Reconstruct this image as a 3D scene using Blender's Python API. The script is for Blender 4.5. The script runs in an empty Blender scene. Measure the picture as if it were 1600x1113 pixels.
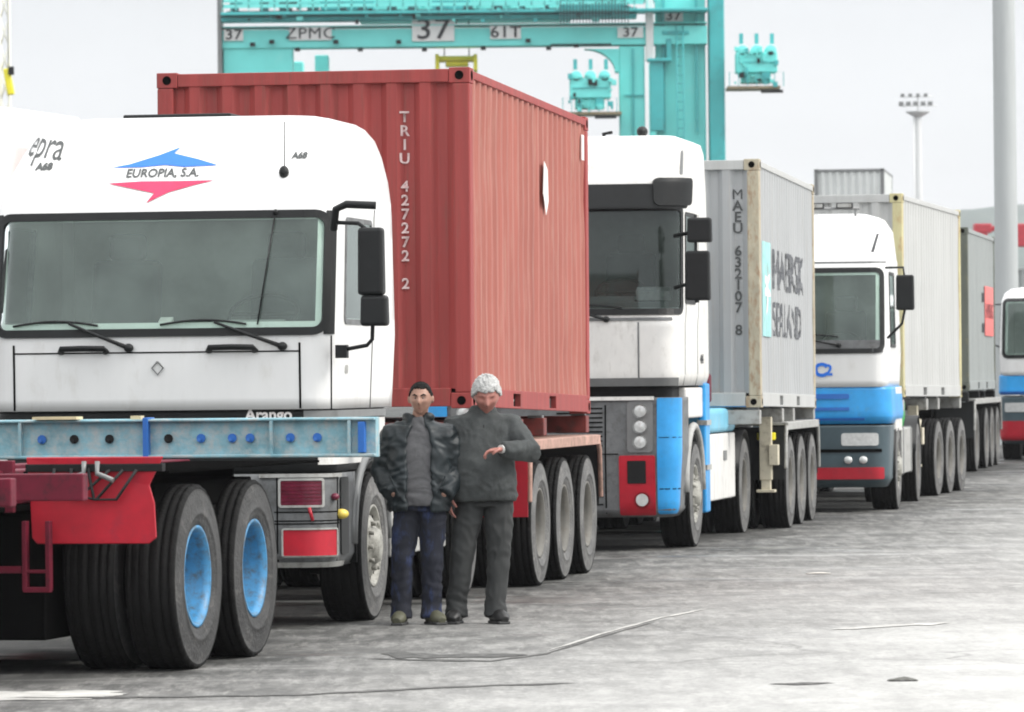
import bpy, bmesh, math, random
from mathutils import Vector, Matrix, noise
random.seed(7)
R = math.radians
sc = bpy.context.scene
COL = sc.collection
# ------------------------------------------------------------------ camera, sky, sun, exposure
F = 8000.0; CH = 1.68
cam_d = bpy.data.cameras.new('camera'); cam = bpy.data.objects.new('camera', cam_d); COL.objects.link(cam)
cam_d.sensor_width = 36; cam_d.lens = 36*F/1600; cam_d.clip_start = 0.5; cam_d.clip_end = 9000
cam.matrix_world = Matrix.Translation((0, 0, CH)) @ Matrix.Rotation(R(90)+math.atan(38.5/F), 4, 'X') @ Matrix.Rotation(-0.010, 4, 'Z')
cam_d.dof.use_dof = True; cam_d.dof.focus_distance = 37; cam_d.dof.aperture_fstop = 8
sc.camera = cam
sc.render.engine = 'CYCLES'
sc.cycles.filter_width = 1.9
sc.view_settings.view_transform = 'Standard'; sc.view_settings.look = 'None'
sc.view_settings.exposure = 0.95; sc.view_settings.gamma = 1
SUN_EL, SUN_AZ = R(40), R(102)          # azimuth from +Y clockwise
w = bpy.data.worlds.new('World'); sc.world = w; w.use_nodes = True
nt = w.node_tree; nt.nodes.clear()
def N(t, k, **kw):
    n = t.nodes.new(k)
    for a, b in kw.items(): setattr(n, a, b)
    return n
sky = N(nt, 'ShaderNodeTexSky', sky_type='NISHITA', sun_disc=False)
sky.sun_elevation = SUN_EL; sky.sun_rotation = SUN_AZ
bg1 = N(nt, 'ShaderNodeBackground'); bg1.inputs['Strength'].default_value = 0.05
nt.links.new(sky.outputs[0], bg1.inputs[0])
tc = N(nt, 'ShaderNodeTexCoord'); sx = N(nt, 'ShaderNodeSeparateXYZ'); nt.links.new(tc.outputs['Generated'], sx.inputs[0])
cr = N(nt, 'ShaderNodeValToRGB')       # the cloud layer: pale at the horizon, brighter overhead
e = cr.color_ramp.elements
e[0].position = 0.0; e[0].color = (0.475, 0.478, 0.482, 1)
e[1].position = 1.0; e[1].color = (1.5, 1.5, 1.5, 1)
m1 = e.new(0.10); m1.color = (0.455, 0.468, 0.488, 1)
m1 = e.new(0.4); m1.color = (1.05, 1.06, 1.07, 1)
nt.links.new(sx.outputs['Z'], cr.inputs[0])
ns = N(nt, 'ShaderNodeTexNoise'); ns.inputs['Scale'].default_value = 9; ns.inputs['Detail'].default_value = 4
mp = N(nt, 'ShaderNodeMapping'); mp.inputs['Scale'].default_value = (1, 1, 3)
nt.links.new(tc.outputs['Generated'], mp.inputs[0]); nt.links.new(mp.outputs[0], ns.inputs[0])
mr = N(nt, 'ShaderNodeMapRange'); mr.inputs[1].default_value = .3; mr.inputs[2].default_value = .7; mr.inputs[3].default_value = .93; mr.inputs[4].default_value = 1.06
nt.links.new(ns.outputs[0], mr.inputs[0])
bg2 = N(nt, 'ShaderNodeBackground'); nt.links.new(cr.outputs[0], bg2.inputs[0]); nt.links.new(mr.outputs[0], bg2.inputs[1])
ad = N(nt, 'ShaderNodeMixShader'); ad.inputs[0].default_value = .88; nt.links.new(bg1.outputs[0], ad.inputs[1]); nt.links.new(bg2.outputs[0], ad.inputs[2])
wo = N(nt, 'ShaderNodeOutputWorld'); nt.links.new(ad.outputs[0], wo.inputs[0])
sd = bpy.data.lights.new('sun', 'SUN'); sd.energy = 1.35; sd.angle = R(16); sd.color = (1, .96, .9)
so = bpy.data.objects.new('sun', sd); COL.objects.link(so)
dv = Vector((math.sin(SUN_AZ)*math.cos(SUN_EL), math.cos(SUN_AZ)*math.cos(SUN_EL), math.sin(SUN_EL)))
so.rotation_euler = dv.to_track_quat('Z', 'Y').to_euler()

# ------------------------------------------------------------------ helpers
def gz(y): return min(max(0.0, (y-46)*0.0042), 0.24)
def WX(px, Y): return (px-800)*Y/F
def HZ(px): return 595-0.010*(px-800)
def WZ(px, py, Y): return CH-(py-HZ(px))*Y/F

MATS = {}
def mat(name, col, rough=.5, metal=0.0, var=.12, vs=3.0, dirt=None, dirt_amt=0.0, bump=0.0, bs=60.0, coat=0.0, spec=.5, stretch=(1, 1, 1)):
    if name in MATS: return MATS[name]
    m = bpy.data.materials.new(name); m.use_nodes = True; t = m.node_tree; b = t.nodes['Principled BSDF']
    b.inputs['Roughness'].default_value = rough; b.inputs['Metallic'].default_value = metal
    b.inputs['Specular IOR Level'].default_value = spec
    if coat: b.inputs['Coat Weight'].default_value = coat; b.inputs['Coat Roughness'].default_value = .15
    tc = N(t, 'ShaderNodeTexCoord'); mp = N(t, 'ShaderNodeMapping'); mp.inputs['Scale'].default_value = stretch
    t.links.new(tc.outputs['Object'], mp.inputs[0])
    n1 = N(t, 'ShaderNodeTexNoise'); n1.inputs['Scale'].default_value = vs; n1.inputs['Detail'].default_value = 6; n1.inputs['Roughness'].default_value = .65
    t.links.new(mp.outputs[0], n1.inputs[0])
    r = N(t, 'ShaderNodeValToRGB'); e = r.color_ramp.elements
    e[0].position = .3; e[0].color = tuple(max(0, c*(1-var)) for c in col)+(1,)
    e[1].position = .7; e[1].color = tuple(min(1, c*(1+var)) for c in col)+(1,)
    t.links.new(n1.outputs[0], r.inputs[0]); out = r.outputs[0]
    if dirt:
        n2 = N(t, 'ShaderNodeTexNoise'); n2.inputs['Scale'].default_value = vs*2.3; n2.inputs['Detail'].default_value = 8; n2.inputs['Roughness'].default_value = .7
        t.links.new(mp.outputs[0], n2.inputs[0])
        r2 = N(t, 'ShaderNodeMapRange'); r2.inputs[1].default_value = .62-.35*dirt_amt; r2.inputs[2].default_value = .80-.3*dirt_amt; r2.inputs[4].default_value = min(1, .4+dirt_amt)
        t.links.new(n2.outputs[0], r2.inputs[0])
        mx = N(t, 'ShaderNodeMixRGB'); mx.inputs[2].default_value = tuple(dirt)+(1,)
        t.links.new(r2.outputs[0], mx.inputs[0]); t.links.new(out, mx.inputs[1]); out = mx.outputs[0]
    t.links.new(out, b.inputs['Base Color'])
    if bump:
        n3 = N(t, 'ShaderNodeTexNoise'); n3.inputs['Scale'].default_value = bs; n3.inputs['Detail'].default_value = 3
        t.links.new(mp.outputs[0], n3.inputs[0])
        bp = N(t, 'ShaderNodeBump'); bp.inputs['Strength'].default_value = bump; bp.inputs['Distance'].default_value = .02
        t.links.new(n3.outputs[0], bp.inputs['Height']); t.links.new(bp.outputs[0], b.inputs['Normal'])
    MATS[name] = m; return m

WHITE = mat('white_paint', (.73, .73, .72), .35, var=.04, vs=2, dirt=(.58, .565, .53), dirt_amt=.24, coat=.3, stretch=(1.6, 1.6, .6))
WHITE2 = mat('worn_white_paint', (.68, .67, .645), .45, var=.08, vs=2.4, dirt=(.38, .36, .33), dirt_amt=.28, stretch=(1.5, 1.5, .7))
CREAM = mat('cream_paint', (.62, .57, .44), .5, var=.15, vs=5, dirt=(.2, .16, .11), dirt_amt=.25)
BLACKP = mat('black_plastic', (.008, .009, .0095), .5, var=.25, vs=8, spec=.3)
TREAD = mat('black_tread_rubber', (.009, .009, .009), .85, var=.3, vs=5, spec=.2, bump=.4, bs=45)
RUBBER = mat('tyre_rubber', (.055, .055, .055), .8, var=.3, vs=5, dirt=(.17, .16, .15), dirt_amt=.2, bump=.5, bs=45, spec=.3)
RUBBER_D = mat('dusty_tyre_rubber', (.12, .12, .118), .85, var=.25, vs=4, dirt=(.26, .25, .235), dirt_amt=.3, bump=.5, bs=45)
DARKM = mat('dark_chassis_metal', (.009, .009, .0095), .7, var=.4, vs=4, dirt=(.03, .027, .022), dirt_amt=.1, spec=.25)
GREYM = mat('grey_metal', (.19, .195, .195), .45, .3, var=.12, vs=4, dirt=(.14, .13, .12), dirt_amt=.2)
GREYP = mat('grey_bumper_paint', (.13, .135, .138), .6, var=.28, vs=5, dirt=(.055, .052, .048), dirt_amt=.35)
LGREY = mat('light_grey_paint', (.36, .36, .345), .6, var=.15, vs=5, dirt=(.14, .13, .11), dirt_amt=.35)
RIMBLUE = mat('blue_rim_paint', (.05, .24, .46), .45, var=.15, vs=7, dirt=(.07, .10, .12), dirt_amt=.5)
RIMGREY = mat('dusty_rim', (.15, .145, .13), .7, var=.2, vs=6, dirt=(.12, .10, .08), dirt_amt=.3)
RIMLIGHT = mat('silver_rim', (.36, .355, .32), .6, .1, var=.3, vs=9, dirt=(.06, .055, .045), dirt_amt=.4)
HOLE_SHADE = mat('dark_opening_shade', (.004, .004, .004), 1.0, var=.1, spec=0.0)  # black for openings, and for painted shade under the yard trailer
BEAMB = mat('pale_blue_beam_paint', (.20, .38, .44), .6, var=.3, vs=5, dirt=(.40, .42, .41), dirt_amt=.5, bump=.2, bs=30)
BLUEP = mat('sky_blue_paint', (.02, .30, .68), .45, var=.16, vs=3, dirt=(.06, .22, .40), dirt_amt=.22, coat=.2)
BLUED = mat('deep_blue_paint', (.02, .13, .45), .4, var=.1, vs=4)
REDP = mat('bright_red_paint', (.42, .007, .022), .45, var=.22, vs=3, dirt=(.20, .02, .04), dirt_amt=.18)
REDD = mat('dark_red_paint', (.12, .006, .02), .6, var=.3, vs=5, dirt=(.02, .008, .01), dirt_amt=.35, spec=.3)
REDCH = mat('red_chassis_paint', (.17, .028, .024), .6, var=.3, vs=5, dirt=(.05, .03, .025), dirt_amt=.4)
SALMON = mat('faded_salmon_paint', (.42, .25, .20), .7, var=.25, vs=5, dirt=(.16, .12, .09), dirt_amt=.4)
YEL = mat('yellow_paint', (.85, .76, .03), .5, var=.1, vs=3)
AMBER = mat('amber_lens', (.72, .55, .10), .25, var=.1, vs=10)
LAMPG = mat('lamp_glass', (.66, .67, .66), .15, .2, var=.15, vs=25)
REDL = mat('red_lens', (.13, .008, .03), .3, var=.4, vs=20)
REDC = mat('container_red_paint', (.285, .040, .036), .62, var=.2, vs=1.6, dirt=(.17, .055, .04), dirt_amt=.28, stretch=(5, 5, .28), bump=.12, bs=12)
GREYC = mat('container_grey_paint', (.34, .35, .355), .6, var=.08, vs=1.4, dirt=(.33, .30, .26), dirt_amt=.2, stretch=(5, 5, .28), bump=.12, bs=12)
LGREYC = mat('container_pale_grey_paint', (.43, .435, .425), .65, var=.09, vs=1.4, dirt=(.34, .325, .30), dirt_amt=.18, stretch=(5, 5, .28), bump=.12, bs=12)
DGREYC = mat('container_dark_grey_paint', (.27, .29, .285), .6, var=.09, vs=1.4, dirt=(.18, .17, .15), dirt_amt=.2, stretch=(5, 5, .28))
RUST = mat('rusty_grey_post', (.40, .36, .27), .75, var=.2, vs=5, dirt=(.24, .105, .035), dirt_amt=.38, stretch=(1.5, 1.5, .6))
RUSTY = mat('yellowed_rusty_post', (.50, .46, .26), .75, var=.2, vs=3, dirt=(.36, .14, .05), dirt_amt=.3, stretch=(1.5, 1.5, .6))
TURQ = mat('turquoise_crane_paint', (.17, .74, .70), .5, var=.09, vs=.35, dirt=(.24, .74, .70), dirt_amt=.2)
TURQD = mat('deep_turquoise_crane_paint', (.05, .42, .43), .5, var=.12, vs=.5, dirt=(.05, .18, .2), dirt_amt=.25)
INTER = mat('cabin_trim', (.33, .34, .33), .85, var=.15, vs=4)
SEATM = mat('seat_fabric', (.05, .055, .06), .95, var=.2, vs=12)
LETW = mat('white_lettering', (.78, .74, .72), .6, var=.1, vs=20, dirt=(.40, .20, .18), dirt_amt=.2)
LETD = mat('dark_lettering', (.018, .02, .024), .6, var=.25, vs=15, dirt=(.10, .10, .10), dirt_amt=.1)
LETG = mat('grey_lettering', (.06, .065, .065), .6, var=.2, vs=15)
LOGOB = mat('blue_logo_paint', (.012, .16, .70), .5, var=.1, vs=6)
LOGOP = mat('pink_red_logo_paint', (.62, .025, .10), .5, var=.1, vs=6)
CYANL = mat('pale_cyan_logo_paint', (.30, .56, .55), .7, var=.2, vs=4, dirt=(.36, .42, .42), dirt_amt=.3)
CONC = mat('galvanised_pole_metal', (.40, .42, .42), .6, var=.06, vs=2, stretch=(3, 3, .3))

def glass(name, tint, dark):
    m = bpy.data.materials.new(name); m.use_nodes = True; t = m.node_tree; t.nodes.clear()
    tr = N(t, 'ShaderNodeBsdfTransparent'); tr.inputs[0].default_value = tuple(tint)+(1,)
    gl = N(t, 'ShaderNodeBsdfGlossy'); gl.inputs['Roughness'].default_value = .05; gl.inputs[0].default_value = (.9, .95, .95, 1)
    df = N(t, 'ShaderNodeBsdfDiffuse'); df.inputs[0].default_value = (.33, .42, .38, 1)
    tc = N(t, 'ShaderNodeTexCoord'); nz = N(t, 'ShaderNodeTexNoise'); nz.inputs['Scale'].default_value = 2.2; nz.inputs['Detail'].default_value = 5
    t.links.new(tc.outputs['Object'], nz.inputs[0])
    r = N(t, 'ShaderNodeMapRange'); r.inputs[1].default_value = .3; r.inputs[2].default_value = .7; r.inputs[3].default_value = dark*.6; r.inputs[4].default_value = dark*1.3
    t.links.new(nz.outputs[0], r.inputs[0])
    m0 = N(t, 'ShaderNodeMixShader'); t.links.new(r.outputs[0], m0.inputs[0]); t.links.new(tr.outputs[0], m0.inputs[1]); t.links.new(df.outputs[0], m0.inputs[2])
    fr = N(t, 'ShaderNodeFresnel'); fr.inputs[0].default_value = 1.5
    mx = N(t, 'ShaderNodeMixShader'); t.links.new(fr.outputs[0], mx.inputs[0]); t.links.new(m0.outputs[0], mx.inputs[1]); t.links.new(gl.outputs[0], mx.inputs[2])
    o = N(t, 'ShaderNodeOutputMaterial'); t.links.new(mx.outputs[0], o.inputs[0]); return m
GLASS = glass('dusty_green_glass', (.78, .90, .84), .22)
GLASSD = glass('clean_dark_glass', (.45, .52, .52), .06)

def tag(o, label=None, cat=None, group=None, kind=None):
    if label: o['label'] = label
    if cat: o['category'] = cat
    if group: o['group'] = group
    if kind: o['kind'] = kind
    return o
def empty(name, loc, rz=0, rx=0):
    o = bpy.data.objects.new(name, None); COL.objects.link(o); o.location = loc
    o.rotation_mode = 'XYZ'; o.rotation_euler = (rx, 0, rz); o.empty_display_size = .3; return o

class MB:
    def __init__(s): s.bm = bmesh.new()
    def _mi(s, fs, mi):
        for f in fs: f.material_index = mi
    def box(s, c, d, mi=0, rot=None, taper=None):
        vs = []
        for i in (-1, 1):
            for j in (-1, 1):
                for k in (-1, 1):
                    p = Vector((i*d[0]/2, j*d[1]/2, k*d[2]/2))
                    if taper and k > 0: p.x *= taper[0]; p.y *= taper[1]
                    if rot: p = rot @ p
                    vs.append(s.bm.verts.new(p+Vector(c)))
        fs = [s.bm.faces.new([vs[a] for a in q]) for q in ((0, 1, 3, 2), (4, 6, 7, 5), (0, 4, 5, 1), (2, 3, 7, 6), (0, 2, 6, 4), (1, 5, 7, 3))]
        s._mi(fs, mi); return s
    def b2(s, a, b, mi=0): return s.box([(a[i]+b[i])/2 for i in range(3)], [abs(b[i]-a[i]) for i in range(3)], mi)
    def tube(s, pts, r, seg=10, mi=0, cap=True, sq=None):
        pts = [Vector(p) for p in pts]; n = len(pts)
        rs = r if isinstance(r, (list, tuple)) else [r]*n
        rings = []; up = None
        for i, p in enumerate(pts):
            d = (pts[min(i+1, n-1)]-pts[max(i-1, 0)]).normalized()
            if up is None: up = Vector((0, 0, 1)) if abs(d.z) < .9 else Vector((1, 0, 0))
            a = d.cross(up).normalized(); b = a.cross(d).normalized(); up = b
            q = (sq[i] if sq else 1.0); ring = []
            for k in range(seg):
                th = 2*math.pi*k/seg
                ring.append(s.bm.verts.new(p+a*math.cos(th)*rs[i]+b*math.sin(th)*rs[i]*q))
            rings.append(ring)
        fs = []
        for i in range(n-1):
            for k in range(seg):
                f = s.bm.faces.new((rings[i][k], rings[i][(k+1) % seg], rings[i+1][(k+1) % seg], rings[i+1][k])); f.smooth = True; fs.append(f)
        if cap: fs.append(s.bm.faces.new(rings[0][::-1])); fs.append(s.bm.faces.new(rings[-1]))
        s._mi(fs, mi); return s
    def lathe(s, prof, c=(0, 0, 0), seg=48, mi=0, axis='X', closed=False, fn=None):
        rings = []
        for (r, x) in prof:
            ring = []
            for k in range(seg):
                th = 2*math.pi*k/seg; rr = r if fn is None else fn(r, x, k)
                if axis == 'X': v = Vector((x, rr*math.cos(th), rr*math.sin(th)))
                elif axis == 'Y': v = Vector((rr*math.cos(th), x, rr*math.sin(th)))
                else: v = Vector((rr*math.cos(th), rr*math.sin(th), x))
                ring.append(s.bm.verts.new(v+Vector(c)))
            rings.append(ring)
        m = len(rings); fs = []
        for i in range(m if closed else m-1):
            A, B = rings[i], rings[(i+1) % m]
            for k in range(seg):
                f = s.bm.faces.new((A[k], A[(k+1) % seg], B[(k+1) % seg], B[k])); f.smooth = True; fs.append(f)
        s._mi(fs, mi); return s
    def disc(s, c, r, axis='X', seg=24, mi=0):
        vs = []
        for k in range(seg):
            th = 2*math.pi*k/seg; a, b = r*math.cos(th), r*math.sin(th)
            vs.append(s.bm.verts.new(Vector(c)+Vector({'X': (0, a, b), 'Y': (a, 0, b), 'Z': (a, b, 0)}[axis])))
        s._mi([s.bm.faces.new(vs)], mi); return s
    def ell(s, c, rad, seg=16, rings=10, mi=0, rot=None):
        vs = []; 
        for i in range(1, rings):
            ph = math.pi*i/rings; row = []
            for k in range(seg):
                th = 2*math.pi*k/seg
                p = Vector((rad[0]*math.sin(ph)*math.cos(th), rad[1]*math.sin(ph)*math.sin(th), rad[2]*math.cos(ph)))
                if rot: p = rot @ p
                row.append(s.bm.verts.new(p+Vector(c)))
            vs.append(row)
        t = Vector((0, 0, rad[2])); b = -t
        if rot: t = rot @ t; b = rot @ b
        tv = s.bm.verts.new(t+Vector(c)); bv = s.bm.verts.new(b+Vector(c)); fs = []
        for k in range(seg):
            fs.append(s.bm.faces.new((tv, vs[0][k], vs[0][(k+1) % seg]))); fs.append(s.bm.faces.new((bv, vs[-1][(k+1) % seg], vs[-1][k])))
            for i in range(len(vs)-1): fs.append(s.bm.faces.new((vs[i][k], vs[i+1][k], vs[i+1][(k+1) % seg], vs[i][(k+1) % seg])))
        for f in fs: f.smooth = True
        s._mi(fs, mi); return s
    def grid(s, P, mi=0, smooth=True):
        V = [[s.bm.verts.new(p) for p in row] for row in P]; fs = []
        for i in range(len(V)-1):
            for j in range(len(V[0])-1):
                f = s.bm.faces.new((V[i][j], V[i][j+1], V[i+1][j+1], V[i+1][j])); f.smooth = smooth; fs.append(f)
        s._mi(fs, mi); return s
    def poly(s, pts, mi=0, thick=None):
        vs = [s.bm.verts.new(p) for p in pts]; f = s.bm.faces.new(vs); s._mi([f], mi)
        if thick:
            r = bmesh.ops.extrude_face_region(s.bm, geom=[f]); nv = [g for g in r['geom'] if isinstance(g, bmesh.types.BMVert)]
            for v in nv: v.co += Vector(thick)
        return s
    def build(s, name, m, parent=None, bevel=0, solid=0, label=None, rec=True, segs=2):
        if rec: bmesh.ops.recalc_face_normals(s.bm, faces=s.bm.faces)
        me = bpy.data.meshes.new(name); s.bm.to_mesh(me); s.bm.free()
        for q in (m if isinstance(m, (list, tuple)) else [m]): me.materials.append(q)
        o = bpy.data.objects.new(name, me); COL.objects.link(o)
        if parent: o.parent = parent
        if bevel:
            b = o.modifiers.new('bevel', 'BEVEL'); b.width = bevel; b.segments = segs; b.limit_method = 'ANGLE'; b.angle_limit = R(40)
        if solid:
            b = o.modifiers.new('solid', 'SOLIDIFY'); b.thickness = solid; b.offset = -1
        if label: o['label'] = label
        return o

def text_bm(txt, size, align='CENTER', bold=0.0, spacing=1.0):
    cu = bpy.data.curves.new('t', 'FONT'); cu.body = txt; cu.size = size; cu.align_x = align; cu.align_y = 'CENTER'
    cu.offset = 0 if 'M' in txt else bold; cu.space_character = spacing; cu.resolution_u = 3
    o = bpy.data.objects.new('t', cu); COL.objects.link(o)
    dg = bpy.context.evaluated_depsgraph_get(); me = bpy.data.meshes.new_from_object(o.evaluated_get(dg))
    bm = bmesh.new(); bm.from_mesh(me)
    bpy.data.objects.remove(o); bpy.data.curves.remove(cu); bpy.data.meshes.remove(me)
    return bm
def letters(name, bm, fn, m, parent, cuts=None):
    """bm is flat in XY; fn(x, y) gives the 3D point; cuts = x positions where the sheet bends"""
    for c in cuts or []:
        bmesh.ops.bisect_plane(bm, geom=bm.verts[:]+bm.edges[:]+bm.faces[:], plane_co=(c, 0, 0), plane_no=(1, 0, 0))
    for v in bm.verts: v.co = Vector(fn(v.co.x, v.co.y))
    q = MB(); q.bm.free(); q.bm = bm
    return q.build(name, m, parent, rec=False)

# ------------------------------------------------------------------ setting: ground, hill
gm = bpy.data.materials.new('worn_asphalt'); gm.use_nodes = True; t = gm.node_tree; b = t.nodes['Principled BSDF']
g_tc = N(t, 'ShaderNodeTexCoord')
def gnoise(scale, detail=6, st=(1, 1, 1), rough=.6, loc=(0, 0, 0)):
    mp = N(t, 'ShaderNodeMapping'); mp.inputs['Scale'].default_value = st; mp.inputs['Location'].default_value = loc
    t.links.new(g_tc.outputs['Object'], mp.inputs[0])
    n = N(t, 'ShaderNodeTexNoise'); n.inputs['Scale'].default_value = scale; n.inputs['Detail'].default_value = detail; n.inputs['Roughness'].default_value = rough
    t.links.new(mp.outputs[0], n.inputs[0]); return n.outputs[0]
def gmr(src, a, b_, c, d):
    n = N(t, 'ShaderNodeMapRange'); n.inputs[1].default_value = a; n.inputs[2].default_value = b_; n.inputs[3].default_value = c; n.inputs[4].default_value = d
    t.links.new(src, n.inputs[0]); return n.outputs[0]
def gmath(op, a, b_):
    n = N(t, 'ShaderNodeMath', operation=op)
    for i, v in enumerate((a, b_)):
        if isinstance(v, (int, float)): n.inputs[i].default_value = v
        else: t.links.new(v, n.inputs[i])
    return n.outputs[0]
def gmix(f, a, b_):
    n = N(t, 'ShaderNodeMixRGB')
    if isinstance(f, (int, float)): n.inputs[0].default_value = f
    else: t.links.new(f, n.inputs[0])
    for i, v in ((1, a), (2, b_)):
        if isinstance(v, tuple): n.inputs[i].default_value = v+(1,)
        else: t.links.new(v, n.inputs[i])
    return n.outputs[0]
sp = N(t, 'ShaderNodeSeparateXYZ'); t.links.new(g_tc.outputs['Object'], sp.inputs[0])
# oily stains plus painted shade of the trucks, older lane under the queue: a strip along the trucks (x - 0.185 y), ragged edge
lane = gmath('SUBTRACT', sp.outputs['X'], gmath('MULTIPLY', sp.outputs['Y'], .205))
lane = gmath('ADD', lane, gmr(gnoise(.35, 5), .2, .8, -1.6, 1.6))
oily_shade = gmr(lane, -8.6, -2.9, 1.0, 0.0)
fine = gnoise(16, 5, rough=.85); mid = gnoise(2.6, 8, st=(1, .5, 1), rough=.7); big = gnoise(.22, 5, loc=(3, 9, 0))
c0 = gmix(gmr(mid, .3, .7, 0, 1), (.34, .338, .328), (.51, .507, .49))
c0 = gmix(gmr(big, .35, .65, 0, .5), c0, (.54, .537, .52))
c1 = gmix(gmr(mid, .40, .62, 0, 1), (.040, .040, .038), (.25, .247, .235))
scuff = gnoise(7, 6, st=(1, .13, 1), rough=.75, loc=(4, 1, 2))
c0 = gmix(gmr(scuff, .50, .70, 0, .22), c0, (.22, .218, .21))
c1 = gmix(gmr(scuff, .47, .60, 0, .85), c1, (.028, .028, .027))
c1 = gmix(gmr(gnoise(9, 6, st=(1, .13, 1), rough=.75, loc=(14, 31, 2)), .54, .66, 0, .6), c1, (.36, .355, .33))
shade_core = gmr(lane, -9.4, -8.2, .8, 0.0)  # darkest strip: shade beneath the first truck painted into the asphalt colour
c1 = gmix(shade_core, c1, (.022, .022, .021))
c = gmix(oily_shade, c0, c1)
st = gnoise(1.0, 7, st=(.35, 1.8, 1), rough=.65, loc=(7, 2, 0))
c = gmix(gmr(st, .60, .72, 0, .32), c, (.16, .16, .152))
st2 = gnoise(.8, 6, st=(.3, 1.5, 1), rough=.6, loc=(1, 20, 4))
c = gmix(gmr(st2, .60, .72, 0, .5), c, (.50, .49, .47))
c = gmix(gmath('MULTIPLY', gmr(fine, .42, .58, 0, 1), gmr(oily_shade, 0, 1, .20, .62)), c, (.07, .07, .066))
vor = N(t, 'ShaderNodeTexVoronoi', feature='DISTANCE_TO_EDGE'); vor.inputs['Scale'].default_value = .16
wm = N(t, 'ShaderNodeMapping'); t.links.new(g_tc.outputs['Object'], wm.inputs[0])
wn = N(t, 'ShaderNodeTexNoise'); wn.inputs['Scale'].default_value = .8; wn.inputs['Detail'].default_value = 5; t.links.new(g_tc.outputs['Object'], wn.inputs[0])
va = N(t, 'ShaderNodeVectorMath', operation='ADD'); t.links.new(wm.outputs[0], va.inputs[0]); t.links.new(wn.outputs[1], va.inputs[1]); t.links.new(va.outputs[0], vor.inputs[0])
c = gmix(gmr(vor.outputs[0], 0, .004, .4, 0), c, (.06, .06, .057))
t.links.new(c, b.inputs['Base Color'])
wet = gmr(gnoise(.5, 4, st=(.5, 1.4, 1), loc=(11, 3, 1)), .56, .64, 0, 1)
t.links.new(gmr(gmath('MULTIPLY', wet, oily_shade), 0, 1, .85, .28), b.inputs['Roughness'])
bp = N(t, 'ShaderNodeBump'); bp.inputs['Strength'].default_value = .5; bp.inputs['Distance'].default_value = .01
t.links.new(gnoise(25, 5, rough=.8), bp.inputs['Height']); t.links.new(bp.outputs[0], b.inputs['Normal'])
b.inputs['Specular IOR Level'].default_value = .35
q = MB(); ys = [-60, 0, 20, 30, 38, 46] + [46+i*4 for i in range(1, 16)] + [130, 200, 400, 900, 2000, 5000]; xs = [-3000, -800, -200, -60, -20, -8, 0, 8, 20, 60, 200, 800, 3000]
q.grid([[(x, y, gz(y)) for x in xs] for y in ys])
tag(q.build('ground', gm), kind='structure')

HILLM = mat('hill_scrub', (.045, .075, .062), .95, var=.35, vs=.012, dirt=(.16, .16, .12), dirt_amt=.2)
q = MB(); rows = []
for j in range(9):
    v = j/8; Y = 2000+v*1000; row = []
    for i in range(61):
        px = 1300+i*40; X = WX(px, 2000)*(1+.1*v)
        hpx = 0 if px < 1420 else min(1, (px-1420)/180)**.7*(292-8*math.sin(px/130.0)+ (px-1600)*.02)
        h = hpx*Y/F*.92*math.sin(min(1, v*1.0)*math.pi)**.6 if 0 < v < 1 else 0
        h *= 1+.10*noise.noise(Vector((i*.35, j*.9, 3)))
        row.append((X, Y, h-1 if h == 0 else h))
    rows.append(row)
q.grid(rows); tag(q.build('hill', HILLM), kind='structure')

# ------------------------------------------------------------------ wheels
def tyre_mesh(Rr, W, name, m):
    q = MB(); h = W/2; rb = Rr*.53
    prof = [(rb, h*.72), (rb+.012, h*.86), (Rr*.62, h*.97), (Rr*.66, h*.99), (Rr*.665, h*1.02), (Rr*.70, h*1.03), (Rr*.705, h*1.01), (Rr*.80, h*1.02), (Rr*.88, h*.99), (Rr*.945, h*.93), (Rr*.955, h*.95), (Rr*.985, h*.90)]
    tread = []
    for x in (.82, .52): tread += [(Rr, h*x), (Rr, h*(x-.08)), (Rr-.014, h*(x-.09)), (Rr-.014, h*(x-.15)), (Rr, h*(x-.16))]
    tread += [(Rr, h*.05), (Rr-.014, h*.04)]
    half = prof+tread; prof = half+[(r, -x) for r, x in half[::-1]]
    seg = 96
    fn = lambda r, x, k: r-(.009 if (r > Rr*.975 and k % 3 == 0 and abs(x) > h*.5) else 0)
    q.lathe(prof, seg=seg, fn=fn); q.lathe([(rb, h*.72), (rb-.01, 0), (rb, -h*.72)], seg=seg)
    for f in q.bm.faces:
        if all((v.co.y**2+v.co.z**2)**.5 > Rr*.94 for v in f.verts): f.material_index = 1
    o = q.build(name, [m, TREAD]); me = o.data; bpy.data.objects.remove(o); return me
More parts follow.
